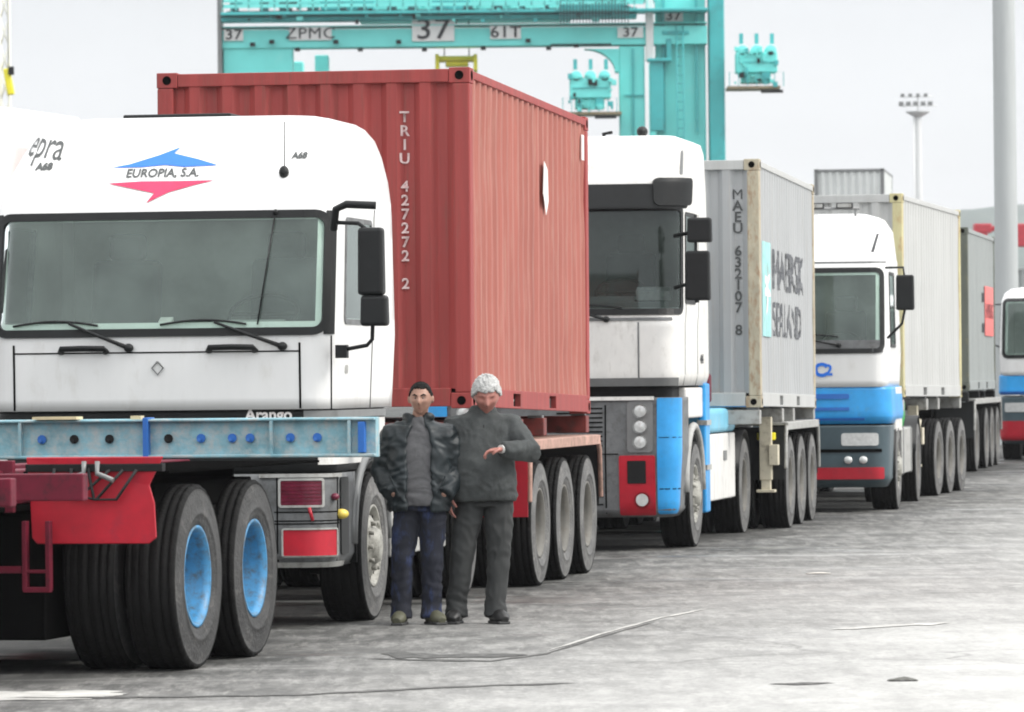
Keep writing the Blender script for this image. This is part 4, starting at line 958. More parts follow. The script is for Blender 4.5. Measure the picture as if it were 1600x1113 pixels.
q.poly([(cx(a)-OX, .1, cz(a, b_)-.24) for a, b_ in cxl], thick=(0, 1.3, 0)); q.build('haunch', TURQ, RT)
q = MB()
gb(q, 1020, 205, 1040, 95, -.4, .3); gb(q, 1016, 97, 1054, 92, -.6, .4); gb(q, 1040, 54, 1082, 48, -.1, .5); gb(q, 1040, 18, 1090, 13, -.1, .5); gb(q, 1046, 92, 1054, 60, -.1, .5); q.build('cable_duct', TURQD, RT, bevel=.03)
q = MB(); gb(q, 1014, 95, 1026, -20, -.2, .5); q.build('white_gap_fill', WHITE, RT, bevel=.03)  # white strip added in place of the bright gap between the legs
q = MB()
for i in range(40):
    z = 1+i*.42; q.tube([(cx(1062)-OX, -.2, z), (cx(1072)-OX, -.2, z)], .025, 4)
for px in (1062, 1072): q.tube([(cx(px)-OX, -.2, 1), (cx(px)-OX, -.2, 18)], .035, 5)
q.build('ladder', TURQD, RT)
q = MB(); gb(q, 1040, 205, 1044, -10, .3, .55); gb(q, 1092, 205, 1095, -10, .3, .55); gb(q, 992, 215, 995, 76, -.02, .08); gb(q, 955+25, 150, 1010, 148, -.02, .08); q.build('leg_rib', TURQD, RT)
for i in range(60):
    q = MB(); px = rn.uniform(360, 1000); py = rn.uniform(2, 34); gb(q, px, py+rn.uniform(2, 7), px+rn.uniform(1.5, 12), py, -.9, -.62); q.build('cable_gear', rn.choice((TURQ, TURQD, TURQD, DARKM)), RT)
# bogies
for px in (430, 1070):
    for y in (1.0, 12.6):
        q = MB(); x = cx(px)-OX; q.b2((x-1.8, y-.5, .9), (x+1.8, y+.5, 1.8)); q.build('bogie', TURQD, RT, bevel=.05)
        for dx in (-1.1, 1.1): q = MB(); q.lathe([(0.001, -.3), (.55, -.3), (.75, -.2), (.75, .2), (.55, .3), (0.001, .3)], c=(x+dx, y, .75), axis='Y', seg=24); q.build('wheel', RUBBER, RT)
# equipment platforms
def cabinet(px, py, dirx):
    q = MB(); gb(q, px-32, py+28, px+32, py-4, -1.4, .2)
    for k in (-22, 0, 22): q.lathe([(0.001, -1.4), (.27, -1.4), (.27, .1), (0.001, .1)], c=(cx(px+k)-OX, 0, cz(px, py-6)-.24), axis='Y', seg=18)
    gb(q, px-24, py+44, px+22, py+28, -1.2, 0)
    c_ = q.build('equipment_cabinet', TURQ, RT, bevel=.05)
    rj = random.Random(px)
    for k in range(26):
        q = MB(); ax, ay = px+rj.uniform(-36, 34), py+rj.uniform(-16, 46); w2, h2 = rj.uniform(1.5, 9), rj.uniform(1.5, 9); gb(q, ax, ay+h2, ax+w2, ay, -1.75+rj.uniform(0, .3), -1.3); q.build('cabinet_fitting', rj.choice((TURQ, TURQD, TURQ, DARKM)), c_)
    q = MB()
    for k in range(7): gb(q, px-44+k*14, py+50, px-42.8+k*14, py+28, -1.8, -1.75)
    gb(q, px-44, py+29, px+42, py+28, -1.8, -1.75); q.build('platform_rail', TURQD, c_)
    q = MB(); gb(q, px-28, py+13, px+28, py+11, -1.45, -1.41); gb(q, px-20, py+42, px-14, py+26, -1.3, -1.1); gb(q, px+8, py+46, px+20, py+26, -1.35, -1.1)
    for k in (-24, 0, 24): gb(q, px+k-2, py-18, px+k+4, py-34, -.8, -.5)
    q.build('cabinet_fitting', TURQD, c_)
    q = MB(); gb(q, px-46 if dirx < 0 else px-34, py+54, px+36 if dirx < 0 else px+48, py+49, -1.6, .6); q.build('platform', mat('rusty_platform', (.28, .22, .13), .8, dirt=(.05, .06, .06), dirt_amt=.3), RT)
    q = MB(); gb(q, px+6, py+60, px+40, py+55, -1.6, -1.3); q.build('platform_edge', DARKM, RT)
cabinet(926, 128, 1); cabinet(1185, 88, -1)
# spreader
q = MB(); gb(q, 684, 108, 690, 82, 1, 3.4); gb(q, 744, 108, 750, 82, 1, 3.4); gb(q, 684, 92, 750, 84, 1.4, 3.0); gb(q, 700, 100, 736, 92, 1.6, 2.8); q.build('spreader', YEL, RT, bevel=.05)
q = MB()
for px in (698, 737): q.tube([(cx(px)-OX, 2.2, cz(px, 84)-.24), (cx(px)-OX, 2.2, cz(px, -10)-.24)], .03, 5)
q.build('hoist_rope', DARKM, RT)
# lettering on plates
for txt, px, py, sz, wd in (('37', 682, 48, 1.15, 66), ('ZPMC', 490, 54, .62, 66), ('37', 370, 56, .55, 30), ('61T', 795, 52, .62, 48), ('37', 990, 52, .5, 40), ('37', 1058, 25, .5, 30)):
    q = MB(); gb(q, px-wd/2, py-sz*18, px+wd/2, py+sz*14, -.12 if py > 30 else .45, -.02 if py > 30 else .6); pl = q.build('number_plate', WHITE, RT)
    yy = -.15 if py > 30 else .42; x0, z0 = cx(px)-OX, cz(px, py-1)-.24
    letters('lettering', text_bm(txt, sz*1.2, bold=.012, spacing=1.08), lambda a, b_, x0=x0, z0=z0, yy=yy: (x0+a*1.15, yy, z0+b_), LETD, pl)
q = MB()
for px, py in ((400, 70), (430, 66), (470, 78), (530, 66), (568, 78), (628, 66), (668, 78), (760, 76), (830, 64), (862, 76), (905, 72)): gb(q, px-4, py+3, px+4, py-3, -.35, -.16)
q.build('girder_lamp', DARKM, RT)
q = MB(); gb(q, 865, 72, 960, 68, -.06, .0); q.build('girder_dark_strip', DARKM, RT)  # thin dark strip low on the girder's right end

# second crane's pale mast, far left
ML = empty('crane_mast', (WX(12, 190), 190, .24)); tag(ML, 'pale cream crane mast with a yellow hook block at the left edge', 'crane')
FADE = mat('pale_cream_steel', (.78, .78, .70), .6, var=.04)
q = MB()
for x in (-.16, .16):
    for y in (-.16, .16): q.tube([(x, y, 0), (x, y, 22)], .05, 6)
for i in range(22): q.tube([(-.16, -.16, i), (.16, -.16, i+1)], .03, 4); q.tube([(.16, .16, i), (-.16, .16, i+1)], .03, 4)
q.b2((-.6, -.6, 0), (.6, .6, .4)); q.build('lattice_mast', FADE, ML)
q = MB(); z0 = WZ(20, 150, 190)-.24; z1 = WZ(20, 108, 190)-.24; x = WX(20, 190)-WX(12, 190)
q.box((x, -.5, (z0+z1)/2), (.26, .25, z1-z0), rot=Matrix.Rotation(R(-10), 3, 'Y')); hb = q.build('hook_block', YEL, ML, bevel=.05)
q = MB(); q.box((x+.1, -.6, z1-.1), (.2, .2, .3)); q.build('pulley', DARKM, hb)
q = MB(); q.tube([(x, -.5, z1), (x, -.5, 22.6)], .03, 5); q.tube([(0, 0, 22), (0, -.3, 22.6), (x, -.5, 22.6)], .08, 6); q.build('hoist_rope', FADE, ML)

# light pole (near) and light mast (far)
P1 = empty('lamp_post', (WX(1574, 107), 107, .24)); tag(P1, 'thick grey metal pole rising out of the picture beside the last trucks', 'pole')
q = MB(); q.lathe([(.25, 0), (.232, 12), (.215, 24)], axis='Z', seg=24); q.b2((-.4, -.4, 0), (.4, .4, .05)); q.build('pole', CONC, P1)
q = MB(); q.tube([(-1.4, 0, 24), (1.4, 0, 24)], .08, 8)
for x in (-1.2, -.4, .4, 1.2): q.box((x, -.15, 24.25), (.5, .3, .4))
q.build('lamp_head', GREYM, P1)
MASTM = mat('pale_mast_steel', (.66, .67, .67), .6, var=.04)
P2 = empty('light_mast', (WX(1438, 400), 400, .24)); tag(P2, 'far slender light mast with a crown of floodlights against the white sky', 'light mast')
zt_ = WZ(1438, 182, 400)
q = MB(); q.lathe([(.42, 0), (.30, zt_*.6), (.26, zt_)], axis='Z', seg=16); q.tube([(-.34, -.3, 3), (-.34, -.3, zt_)], .07, 6); q.build('pole', MASTM, P2)
q = MB(); q.lathe([(.3, zt_-.3), (.9, zt_+.05), (1.0, zt_+.15), (.3, zt_+.15)], axis='Z', seg=16)
q.tube([(-1.5, 0, zt_+.6), (1.5, 0, zt_+.6)], .05, 6); q.tube([(-1.4, 0, zt_+1.3), (1.2, 0, zt_+1.3)], .05, 6); q.tube([(0, 0, zt_), (0, 0, zt_+1.4)], .06, 6); q.build('lamp_ring', MASTM, P2)
for x in (-1.3, -.75, -.2, .4, .95):
    q = MB(); q.box((x, -.2, zt_+.75), (.36, .3, .32)); q.build('floodlight', GREYM, P2)
for x in (-1.2, -.6, 0, .6):
    q = MB(); q.box((x, -.2, zt_+1.4), (.28, .3, .25)); q.build('floodlight', GREYM, P2)

# yard stacks behind the trucks
YS = 178
stacklab = ['pale grey yard container at the foot of the tall stack behind the third truck', 'pale grey yard container in the middle of the tall stack behind the third truck', 'pale grey yard container topping the tall stack above the third cab']
DPOST = mat('dark_castings', (.12, .12, .12), .6)
FADEC = mat('faded_container_grey', (.56, .58, .57), .6, var=.07, vs=1.2, dirt=(.45, .44, .4), dirt_amt=.15)
for k in range(3):
    th = R(7); X = WX(1384, YS); o = empty('shipping_container', (X-1.22*math.cos(th), YS,   .24+.90+k*2.6), -th)
    tag(o, stacklab[k], 'container', 'grey containers stacked in the yard'); container(o, FADEC, post=GREYM if k == 2 else FADEC, rail=GREYM if k == 2 else FADEC)
for k in range(2):
    for j in range(3):
        o = empty('shipping_container', (WX(1572, 178)+j*2.6, 178, .24+k*2.6), 0)
        tag(o, '%s grey yard container in the %s column of the two-high block beside the thick pole' % (('lower', 'upper')[k], ('left', 'middle', 'right')[j]), 'container', 'grey containers in the block by the pole'); container(o, DGREYC)
# red sill beam of a far quay crane
q = MB(); Y = 400; RQ = empty('quay_crane', (WX(1580, Y), Y, .24)); tag(RQ, 'far red quay crane whose sill beam shows behind the thick pole', 'crane')
q.b2((WX(1524, Y)-WX(1580, Y), 0, WZ(1580, 364, Y)-.24), (WX(1552, Y)-WX(1580, Y), 1.2, WZ(1580, 349, Y)-.24)); q.b2((WX(1552, Y)-WX(1580, Y), .2, WZ(1580, 361, Y)-.24), (WX(1590, Y)-WX(1580, Y), 1.0, WZ(1580, 353, Y)-.24)); q.b2((WX(1590, Y)-WX(1580, Y), -.5, WZ(1580, 386, Y)-.24), (WX(1720, Y)-WX(1580, Y), 1.2, WZ(1580, 350, Y)-.24)); q.build('sill_beam', REDP, RQ, bevel=.1)
q = MB(); q.b2((WX(1526, Y)-WX(1580, Y), 0, 0), (WX(1545, Y)-WX(1580, Y), 1.1, WZ(1580, 364, Y)-.24)); q.build('leg', REDP, RQ); q = MB(); q.b2((WX(1690, Y)-WX(1580, Y), 0, 0), (WX(1710, Y)-WX(1580, Y), 1.1, WZ(1580, 386, Y)-.24)); q.build('leg', REDP, RQ)

# ================================================================== the two men
SKIN = mat('weathered_skin', (.33, .185, .135), .5, var=.12, vs=22)
SKINR = mat('ruddy_skin', (.36, .15, .12), .5, var=.15, vs=22)
EYEW = mat('eye_white', (.20, .16, .15), .4); IRIS = mat('eye_dark', (.01, .008, .007), .3); LIP = mat('lip_skin', (.26, .09, .075), .5)
HAIRD = mat('black_hair', (.006, .0055, .005), .7, spec=.15, var=.4, vs=60, bump=.6, bs=120); HAIRG = mat('grey_hair', (.48, .48, .47), .7, var=.35, vs=70, bump=.8, bs=120)
JACK = mat('dark_nylon_jacket', (.012, .018, .021), .5, var=.4, vs=9, spec=.4, dirt=(.035, .048, .055), dirt_amt=.15); FLEECE = mat('grey_pullover', (.098, .098, .103), .95, var=.12, vs=30, bump=.4, bs=200)
DFLEECE = mat('charcoal_fleece', (.050, .055, .055), .92, var=.3, vs=14, bump=.4, bs=180)
JEAN = mat('blue_jeans', (.010, .012, .022), .85, var=.35, vs=2.6, dirt=(.045, .075, .21), dirt_amt=.30, bump=.3, bs=150, stretch=(1.8, 1.8, .7)); TROU = mat('dark_grey_trousers', (.026, .028, .028), .8, var=.25, vs=5)
SHOEL = mat('olive_shoe', (.085, .085, .055), .6, var=.25, vs=14); SHOED = mat('black_shoe', (.012, .012, .012), .45, var=.3); WATCH = mat('white_cuff', (.6, .6, .58), .6)

def bake(o, wr=None):
    dg = bpy.context.evaluated_depsgraph_get(); me = bpy.data.meshes.new_from_object(o.evaluated_get(dg)); o.modifiers.clear(); o.data = me
    if wr:
        no = [v.normal.copy() for v in me.vertices]
        for v, n in zip(me.vertices, no): v.co += n*wr(v.co)
    for p in me.polygons: p.use_smooth = True
    me.update(); return o
def fuse(o, vox, smooth=3, solid=0):
    if solid: m = o.modifiers.new('s', 'SOLIDIFY'); m.thickness = solid; m.offset = 0
    m = o.modifiers.new('r', 'REMESH'); m.mode = 'VOXEL'; m.voxel_size = vox
    m = o.modifiers.new('k', 'SMOOTH'); m.factor = .5; m.iterations = smooth
def folds(amp, fx=6, fz=26, seed=0.0, diag=.5):
    def f(c):
        wv = noise.noise_vector(Vector((c.x*5+seed, c.y*5, c.z*5)))*.09
        p = c+wv; a = noise.noise(Vector((p.x*fx+seed, p.y*fx, p.z*fz+p.x*fz*diag))); b = noise.noise(Vector((p.x*13+p.z*9, p.y*13+seed, p.z*9-p.x*8)))
        return amp*((1-2.4*abs(a))*.7+(.6-1.9*abs(b))*.7)
    return f
def headpt(az, el, k=1.0):
    """az 0 = face, el -pi/2..pi/2"""
    ce, se = math.cos(el), math.sin(el); cq = ce**.86; x = .079*cq*math.sin(az); y = -.096*cq*math.cos(az); z = .113*se
    if z < -.01: t_ = min(1, (-z-.01)/.09); x *= 1-.30*t_; y = y*(1-.12*t_) if y < 0 else y*(1-.35*t_)
    f = math.cos(az) > 0
    g = lambda a0, e0, sa, se_: math.exp(-((abs(az)-a0)/sa)**2-((el-e0)/se_)**2) if f else 0
    d = .026*g(0, -.16, .15, .20)+.014*g(0, .02, .13, .25)+.007*g(.35, .27, .35, .08)-.013*g(.40, .10, .20, .10)+.006*g(0, -.50, .28, .06)-.004*g(0, -.56, .3, .025)+.006*g(0, -.63, .24, .05)+.012*g(0, -.92, .35, .16)+.006*g(.62, -.12, .25, .2)
    n = Vector((x/.074**2, y/.094**2, z/.116**2)).normalized()
    return Vector((x, y, z))*k+n*d
def head(q, c, rot, k=1.0):
    nA, nE = 72, 52; rows = []
    for i in range(1, nE):
        el = -math.pi/2+math.pi*i/nE; rows.append([q.bm.verts.new(c+rot @ headpt(-math.pi+2*math.pi*j/nA, el, k)) for j in range(nA)])
    for i in range(len(rows)-1):
        for j in range(nA): q.bm.faces.new((rows[i][j], rows[i][(j+1) % nA], rows[i+1][(j+1) % nA], rows[i+1][j]))
    q.bm.faces.new(rows[0][::-1]); q.bm.faces.new(rows[-1])
    for s_ in (1, -1):
        q.ell(c+rot @ Vector((s_*.083, .008, -.003)), (.010, .019, .031), 10, 8, rot=rot @ Matrix.Rotation(s_*R(18), 3, 'Z'))
def hairshape(c, rot, k, front, side, amp, seed, lift=.010):
    q = MB(); nA, nE = 72, 40
    V = {}
    for i in range(nE+1):
        el = -.75+(math.pi/2+.75)*i/nE
        for j in range(nA):
            az = -math.pi+2*math.pi*j/nA
            p = headpt(az, el, k); n = p.normalized()
            V[i, j] = (az, el, c+rot @ (p+n*(lift+amp*noise.noise(Vector((az*3+seed, el*5, seed)))+amp*.6*noise.noise(Vector((az*9, el*12, seed))))))
    vs = {}
    def vv(i, j):
        j %= nA
        if (i, j) not in vs: vs[i, j] = q.bm.verts.new(V[i, j][2])
        return vs[i, j]
    for i in range(nE):
        for j in range(nA):
            az, el = abs(V[i, j][0]), V[i, j][1]
            lim = front if az < .75 else (front+(side-front)*min(1, (az-.75)/.55) if az < 1.5 else (side-.55*min(1, (az-1.5)/.6)))
            lim += .05*noise.noise(Vector((V[i, j][0]*6, seed, 0)))
            if el > lim: q.bm.faces.new((vv(i, j), vv(i, j+1), vv(i+1, j+1), vv(i+1, j)))
    return q
def hand(q, w_, d, n, side, curl=.5, size=1.0):
    """w_ wrist, d direction of the palm, n palm normal (the way the fingers curl), side = +1/-1 thumb side"""
    d = d.normalized(); n = (n-d*n.dot(d)).normalized(); s_ = d.cross(n)*side; k = size
    rot = Matrix((s_, n, d)).transposed()
    q.tube([w_-d*.02, w_+d*.02, w_+d*.05*k, w_+d*.092*k], [.027*k, .034*k, .042*k, .038*k], 12, sq=[.75, .5, .42, .40])
    for i, (o_, L_) in enumerate(((.030, .070), (.010, .079), (-.010, .073), (-.029, .058))):
        p = w_+d*.086*k+s_*o_*k; pts = [p]; a = curl*(.35+.08*i)
        dd = (d*math.cos(a)+n*math.sin(a))
        for f in (.42, .33, .25):
            pts.append(pts[-1]+dd*L_*f*k*1.05); a += curl*(.75+.06*i); dd = d*math.cos(a)+n*math.sin(a)
        q.tube(pts, [.0098*k, .0092*k, .0085*k, .0066*k], 8)
    p = w_+d*.022*k+s_*.026*k; q.tube([p, p+(s_*.75+d*.55+n*.25).normalized()*.036*k, p+(s_*.75+d*.55+n*.25).normalized()*.036*k+(s_*.25+d*.8+n*.4).normalized()*.032*k, p+(s_*.75+d*.55+n*.25).normalized()*.036*k+(d*.8+n*.5).normalized()*.052*k], [.016*k, .012*k, .0105*k, .0078*k], 8)
def ringloft(q, rows, seg=40, a0=0, a1=2*math.pi, closed=True):
    """rows (z, rx, ry, cx, cy); angle 0 at the front (-y)"""
    P = []
    for z, rx, ry, cx_, cy_ in rows:
        r = []
        for k in range(seg if closed else seg+1):
            a = a0+(a1-a0)*k/seg; e_ = 2.4; cs, sn = math.cos(a), math.sin(a)
            m = (abs(cs)**e_+abs(sn)**e_)**(-1/e_)
            r.append(q.bm.verts.new((cx_+rx*m*sn, cy_-ry*m*cs, z)))
        P.append(r)
    n = len(P[0])
    for i in range(len(P)-1):
        for k in range(n if closed else n-1): q.bm.faces.new((P[i][k], P[i][(k+1) % n], P[i+1][(k+1) % n], P[i+1][k]))
    if closed: q.bm.faces.new(P[0][::-1]); q.bm.faces.new(P[-1])
def V3(*a): return Vector(a)
def person(name, loc, rz, label, J, skin, hairq, hairm, upper, lowerm, shoem, seed, scale=1.0):
    root = bpy.data.objects  # the body mesh itself is the top-level object
    q = MB(); hc = J['head']; hr = J['headrot']
    head(q, hc, hr, J.get('hk', 1.0))
    nk = J['neck']; q.tube([nk+V3(0, .01, -.06), nk, hc+hr @ V3(0, .02, -.05)], [.068, .056, .052], 14)
    # trunk and limbs inside the clothes
    ringloft(q, [(.84, .15, .10, 0, .01), (1.0, .14, .095, 0, .01), (1.2, .155, .10, 0, .01), (1.36, .15, .09, 0, .01), (1.42, .08, .06, 0, .01)])
    for s_ in ('L', 'R'):
        sh, el_, wr_ = J['sh'+s_], J['el'+s_], J['wr'+s_]; q.tube([V3(0, 0, 1.34), sh, el_, wr_], [.06, .052, .042, .029], 12)
        hd, hn, th = J['hand'+s_]; hand(q, wr_, hd, hn, th, J.get('curl'+s_, .6))
        hp, kn, an = J['hp'+s_], J['kn'+s_], J['an'+s_]; q.tube([hp+V3(0, 0, .06), hp, kn, an, an+V3(0, 0, -.04)], [.07, .078, .052, .04, .04], 14); q.tube([an+V3(0, .03, -.03), an+J['ft'+s_]*.5+V3(0, 0, -.04), an+J['ft'+s_]+V3(0, 0, -.05)], [.04, .035, .03], 10)
    body = q.build(name, skin); fuse(body, .0065, 2); bake(body)
    body.location = loc; body.rotation_euler = (0, 0, rz); body.scale = (scale,)*3
    tag(body, label, 'person')
    for s_ in (1, -1):
        p = hc+hr @ (headpt(s_*.40, .10)-V3(0, -.002, 0)); e_ = MB(); e_.ell(p, (.0125, .010, .0075), 12, 8); ey = e_.build('eye', EYEW, body)
        e_ = MB(); e_.ell(p+hr @ V3(0, -.0065, 0), (.0058, .005, .0058), 10, 8); e_.build('iris', IRIS, ey)
    e_ = MB()
    for s_ in (1, -1): e_.tube([hc+hr @ (headpt(s_*.17, .24)+V3(0, -.004, 0)), hc+hr @ (headpt(s_*.40, .32)+V3(0, -.004, 0)), hc+hr @ (headpt(s_*.62, .27)+V3(0, -.002, 0))], [.004, .0058, .003], 6)
    e_.build('eyebrow', hairm, body)
    e_ = MB(); e_.tube([hc+hr @ (headpt(a, -.565+.02*abs(a)*3)+V3(0, -.001, 0)) for a in (-.27, -.13, 0, .13, .27)], [.002, .0045, .005, .0045, .002], 6); e_.build('lips', LIP, body)
    h = hairq.build('hair', hairm, body); m = h.modifiers.new('s', 'SOLIDIFY'); m.thickness = .016; m.offset = -1; bake(h)
    # trousers
    q = MB(); ringloft(q, [(.80, .165, .115, 0, .012), (.90, .165, .115, 0, .012), (.985, .150, .105, 0, .01)])
    for s_ in ('L', 'R'):
        hp, kn, an = J['hp'+s_], J['kn'+s_], J['an'+s_]; m1, m2 = (hp+kn)/2, (kn+an)/2
        q.tube([hp+V3(0, 0, .05), hp+V3(0, 0, -.04), m1, kn, m2, an+V3(0, -.005, .06), an+V3(0, -.02, -.045)], [.093, .098, .091, .076, .070, .069, .076], 18)
    tr = q.build('trousers', lowerm, body); fuse(tr, .009, 3); bake(tr, folds(.008, 5, 11, seed, .25))
    for s_ in ('L', 'R'):
        an, ft = J['an'+s_], J['ft'+s_]; q = MB(); z0 = an.z-.07
        g = V3(an.x, an.y, 0); f = V3(ft.x, ft.y, 0)
        q.tube([g-f*.28+V3(0, 0, .045), g+V3(0, 0, .055), g+f*.45+V3(0, 0, .056), g+f*.85+V3(0, 0, .044), g+f*1.14+V3(0, 0, .032)], [.040, .048, .051, .053, .030], 14, sq=[1, 1.1, .95, .80, .8])
        q.tube([g+V3(0, .01, .05), g+V3(0, .01, .13)], [.046, .054], 12)
        so_ = q.build('shoe', shoem, body); fuse(so_, .006, 2); bake(so_)
        q = MB(); q.box(g+f*.42+V3(0, 0, .010), (.085, f.length*1.42, .02), rot=Matrix.Rotation(math.atan2(-f.x, f.y)+0, 3, 'Z')); q.build('sole', RUBBER, so_, bevel=.008)
    upper(body, J, seed)
    return body

def sleeve(q, sh, el_, wr_, r=(.088, .074, .066, .056), long=True):
    m1, m2 = sh.lerp(el_, .5), el_.lerp(wr_, .5)
    c = V3(0, sh.y, sh.z-.05)
    q.tube([c.lerp(sh, .5)+V3(0, 0, .02), sh+V3(0, 0, -.004), m1, el_, m2, wr_+(wr_-el_).normalized()*.0], [.095, r[0], (r[0]+r[1])/2, r[1], r[2], r[3]], 18)

def upper_open(body, J, seed):
    # grey pullover inside an open nylon jacket
    q = MB(); ringloft(q, [(.835, .175, .125, .02, -.012), (.90, .180, .130, .02, -.012), (1.05, .165, .118, .01, -.01), (1.22, .170, .112, 0, -.006), (1.34, .150, .095, 0, 0), (1.40, .085, .075, 0, 0), (1.455, .066, .066, 0, -.004)])
    p = q.build('pullover', FLEECE, body); fuse(p, .009, 3); bake(p, folds(.007, 4, 20, seed+4, .3))
    q = MB(); A0 = .50; rows = [(.80, .215, .160, 0, .012), (.90, .228, .168, 0, .012), (1.05, .222, .158, 0, .01), (1.20, .222, .148, 0, .01), (1.32, .215, .130, 0, .01), (1.385, .165, .110, 0, .012), (1.41, .10, .088, 0, .015), (1.47, .088, .085, 0, .015)]
    ringloft(q, rows, 44, A0*.9, 2*math.pi-A0*.75, closed=False)
    m_ = q.build('tmp', JACK); sm = m_.modifiers.new('s', 'SOLIDIFY'); sm.thickness = .022; sm.offset = -1; bake(m_)
    q = MB(); q.bm.from_mesh(m_.data); bpy.data.objects.remove(m_)
    for s_ in ('L', 'R'): sleeve(q, J['sh'+s_], J['el'+s_], J['wr'+s_], (.090, .082, .076, .066))
    q.tube([V3(.09*math.sin(a), .014-.085*math.cos(a), 1.455+.01*math.cos(a)) for a in [.75+(2*math.pi-1.5)*k/16 for k in range(17)]], .020, 10)
    j = q.build('jacket', JACK, body); fuse(j, .009, 2); bake(j, folds(.013, 8, 15, seed, .15))
    for sx in (-1, 1):
        q = MB(); q.box((sx*.165, -.135, .98), (.012, .02, .14), rot=Matrix.Rotation(sx*R(25), 3, 'Y')); q.build('pocket_flap', JACK, j, bevel=.004)
def upper_closed(body, J, seed):
    q = MB(); ringloft(q, [(.835, .215, .150, .005, -.005), (.86, .225, .160, .005, -.008), (.95, .222, .165, .005, -.02), (1.08, .212, .160, 0, -.02), (1.22, .214, .145, 0, -.008), (1.33, .205, .125, 0, 0), (1.395, .155, .105, 0, .0), (1.43, .095, .085, 0, -.006), (1.475, .078, .078, 0, -.012)])
    for s_ in ('L', 'R'): sleeve(q, J['sh'+s_], J['el'+s_], J['wr'+s_], (.088, .078, .068, .052))
    j = q.build('fleece_jacket', DFLEECE, body); fuse(j, .009, 2); bake(j, folds(.009, 5, 12, seed, .2))
    q = MB(); q.tube([V3(.005, -.168, z) if z < 1.1 else V3(.004, -.160+(z-1.1)*.16, z) for z in (.87, .95, 1.05, 1.15, 1.25, 1.35)], .004, 6); q.build('zip', DARKM, j)
    q = MB(); w_ = J['wrR']; d = (w_-J['elR']).normalized(); q.tube([w_-d*.002, w_+d*.018], .036, 14, sq=[.8, .8]); q.build('cuff', WATCH, body)

I3 = Matrix.Identity(3)
# left man: hands in pockets, looking at the camera
JL = dict(head=V3(.02, -.035, 1.585), headrot=Matrix.Rotation(R(-4), 3, 'Z') @ Matrix.Rotation(R(4), 3, 'X'), neck=V3(.005, .0, 1.44), hk=1.0,
    shL=V3(-.185, .01, 1.34), elL=V3(-.265, .07, 1.08), wrL=V3(-.175, -.10, .92), handL=(V3(.3, .35, -.6), V3(.4, .9, 0), 1),
    shR=V3(.185, .01, 1.34), elR=V3(.25, .07, 1.08), wrR=V3(.18, -.10, .91), handR=(V3(-.3, .35, -.6), V3(-.4, .9, 0), -1),
    hpL=V3(-.085, .01, .80), knL=V3(-.125, -.01, .46), anL=V3(-.135, .02, .09), ftL=V3(-.02, -.155, 0),
    hpR=V3(.09, .01, .80), knR=V3(.085, .02, .46), anR=V3(.075, .05, .09), ftR=V3(.075, -.14, 0))
hl = hairshape(JL['head'], JL['headrot'], 1.0, .70, .16, .006, 1.7, .0065)
person('person', (WX(653, 35.4), 35.4, 0), R(-3), 'dark-haired man in open black jacket over a grey pullover and blue jeans, hands in pockets', JL, SKIN, hl, HAIRD, upper_open, JEAN, SHOEL, 2.0, .985)
# right man: grey hair, head bowed, left forearm raised across the chest
RH = Matrix.Rotation(R(0), 3, 'Z') @ Matrix.Rotation(R(25), 3, 'X')
JR = dict(head=V3(.025, -.085, 1.555), headrot=RH, neck=V3(.01, -.01, 1.44), hk=1.13,
    shL=V3(-.190, .01, 1.335), elL=V3(-.262, .035, 1.06), wrL=V3(-.235, -.06, .87), handL=(V3(.05, -.12, -1), V3(1, .2, 0), 1), curlL=.5,
    shR=V3(.195, .01, 1.335), elR=V3(.315, -.13, 1.165), wrR=V3(.125, -.275, 1.185), handR=(V3(-1, -.18, -.12), V3(.1, -.2, -1), 1), curlR=.75,
    hpL=V3(-.10, .0, .79), knL=V3(-.150, -.01, .45), anL=V3(-.190, .03, .09), ftL=V3(-.035, -.15, 0),
    hpR=V3(.105, .0, .79), knR=V3(.100, -.01, .45), anR=V3(.075, -.02, .09), ftR=V3(.05, -.155, 0))
hg = hairshape(JR['head'], JR['headrot'], 1.13, .46, .0, .009, 5.1, .014)
person('person', (WX(753, 35.5), 35.5, 0), R(2), 'grey-haired man in charcoal fleece jacket with one forearm raised across his chest, head bowed', JR, SKINR, hg, HAIRG, upper_closed, TROU, SHOED, 8.0, 1.02)

# ================================================================== painted wet reflections, seams and litter on the asphalt
wm_ = bpy.data.materials.new('rain_water'); wm_.use_nodes = True; b = wm_.node_tree.nodes['Principled BSDF']
b.inputs['Base Color'].default_value = (.10, .10, .095, 1); b.inputs['Roughness'].default_value = .12; b.inputs['IOR'].default_value = 1.33
def blob(px0, px1, Y0, Y1, seed, name, m, z, kind='structure', jag=.45, n=48):
    a, b_ = WX(px0, (Y0+Y1)/2), WX(px1, (Y0+Y1)/2); cx_, cy_ = (a+b_)/2, (Y0+Y1)/2; q = MB(); vs = []
    for k in range(n):
        t_ = 2*math.pi*k/n; r_ = 1+jag*noise.noise(Vector((math.cos(t_)*1.6, math.sin(t_)*1.6, seed)))+.25*noise.noise(Vector((math.cos(t_)*5, math.sin(t_)*5, seed)))
        x, y = cx_+(b_-a)/2*r_*math.cos(t_), cy_+(Y1-Y0)/2*r_*math.sin(t_); vs.append((x, y, gz(y)+z))
    q.poly(vs); return tag(q.build(name, m), kind=kind)
PALEP = mat('pale_wet_reflection', (.44, .435, .41), .8, var=.35, vs=3, dirt=(.12, .12, .11), dirt_amt=.25)  # bright reflections on wet ground, painted as pale patches
blob(-90, 200, 27.3, 28.1, 1.0, 'painted_reflection', PALEP, .004, n=90); blob(-80, 50, 35.6, 38.2, 2.0, 'painted_reflection', PALEP, .004, n=90)
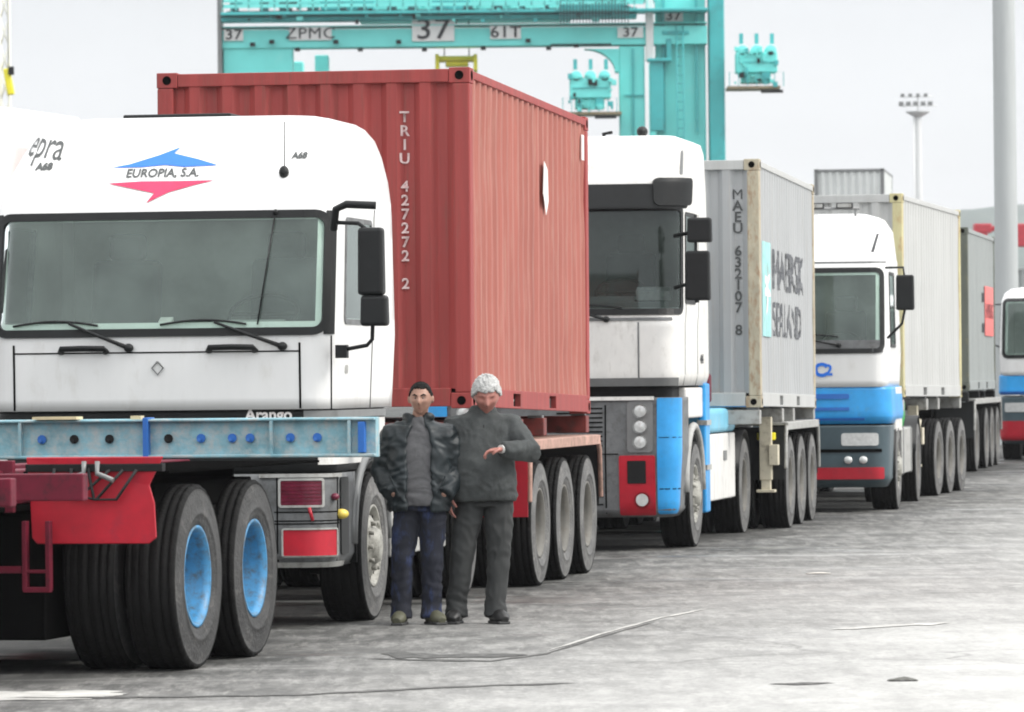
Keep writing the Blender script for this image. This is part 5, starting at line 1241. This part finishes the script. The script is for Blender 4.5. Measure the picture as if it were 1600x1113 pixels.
SEAM = mat('dark_seam_filler', (.055, .055, .052), .85, var=.6, vs=5, dirt=(.16, .158, .15), dirt_amt=.45); SEAMP = mat('pale_concrete_lip', (.46, .455, .43), .85, var=.25, vs=3, dirt=(.28, .275, .26), dirt_amt=.45)
def seam(pts, w_, m, name, z=.004):
    L_ = []; Rr_ = []
    P = [(WX(px, CH*F/(py-HZ(px))), CH*F/(py-HZ(px))) for px, py in pts]; Q = []
    for (x0, y0), (x1, y1) in zip(P, P[1:]):
        for k in range(8): Q.append((x0+(x1-x0)*k/8, y0+(y1-y0)*k/8))
    Q.append(P[-1]); rows = []
    for i, (x, y) in enumerate(Q):
        ww = w_*(.5+1.0*abs(noise.noise(Vector((i*.37, w_*9, 3)))+.3)); dx = .05*noise.noise(Vector((i*.5, 7, 1))); taper = min(1, i/3, (len(Q)-1-i)/3)+.05
        rows.append([(x, y-ww*taper+dx, gz(y)+z), (x, y+ww*taper+dx, gz(y)+z)])
    q = MB(); q.grid(rows); return tag(q.build(name, m), kind='structure')
seam([(0, 1092), (250, 1090), (480, 1086), (700, 1074), (900, 1068)], .06, SEAM, 'road_seam'); seam([(560, 1030), (760, 1034), (850, 1022), (940, 994), (1020, 972)], .07, SEAM, 'road_seam')
seam([(850, 1018), (940, 990), (1020, 968), (1100, 952)], .09, SEAMP, 'road_edge', .0045); seam([(1290, 985), (1400, 978), (1480, 974)], .14, SEAMP, 'road_edge', .0045)
seam([(590, 1022), (660, 1026), (820, 1024)], .30, SEAM, 'oil_stain'); seam([(1195, 1070), (1300, 1068)], .10, SEAM, 'road_seam')
def litter(px, py, w_, h_, m, label, seed):
    Y = CH*F/(py-HZ(px)); q = MB(); rn = random.Random(seed); n = 9
    q.grid([[(WX(px, Y)+(i/n-.5)*w_+rn.uniform(-.01, .01), Y+(j/4-.5)*w_*.7, gz(Y)+.006+h_*max(0, math.sin(i/n*math.pi)*math.sin((j+.5)/5*math.pi))*rn.uniform(.5, 1)) for i in range(n+1)] for j in range(5)])
    o = q.build('litter', m, solid=.002); return tag(o, label, 'litter')
litter(1275, 897, .20, .012, mat('pale_paper', (.5, .48, .44), .8), 'small crumpled scrap lying alone on the asphalt, right of the middle', 1)
litter(1405, 1064, .16, .02, mat('dark_rag', (.10, .10, .09), .9), 'small dark scrap on the asphalt near the bottom right', 2)
litter(228, 1043, .06, .01, mat('grey_stone_chip', (.2, .2, .2), .9), 'tiny pale scrap on the asphalt in front of the nearest tyre', 3)

# ------------------------------------------------------------------ air
hz = bpy.data.materials.new('pale_air'); hz.use_nodes = True; t = hz.node_tree; t.nodes.clear()
vp = N(t, 'ShaderNodeVolumePrincipled'); vp.inputs['Color'].default_value = (.95, .97, 1, 1); vp.inputs['Density'].default_value = .00018; vp.inputs['Anisotropy'].default_value = .2
o_ = N(t, 'ShaderNodeOutputMaterial'); t.links.new(vp.outputs[0], o_.inputs['Volume'])
q = MB(); q.b2((-3100, -100, -1.5), (3100, 5100, 190)); tag(q.build('haze', hz), kind='stuff')
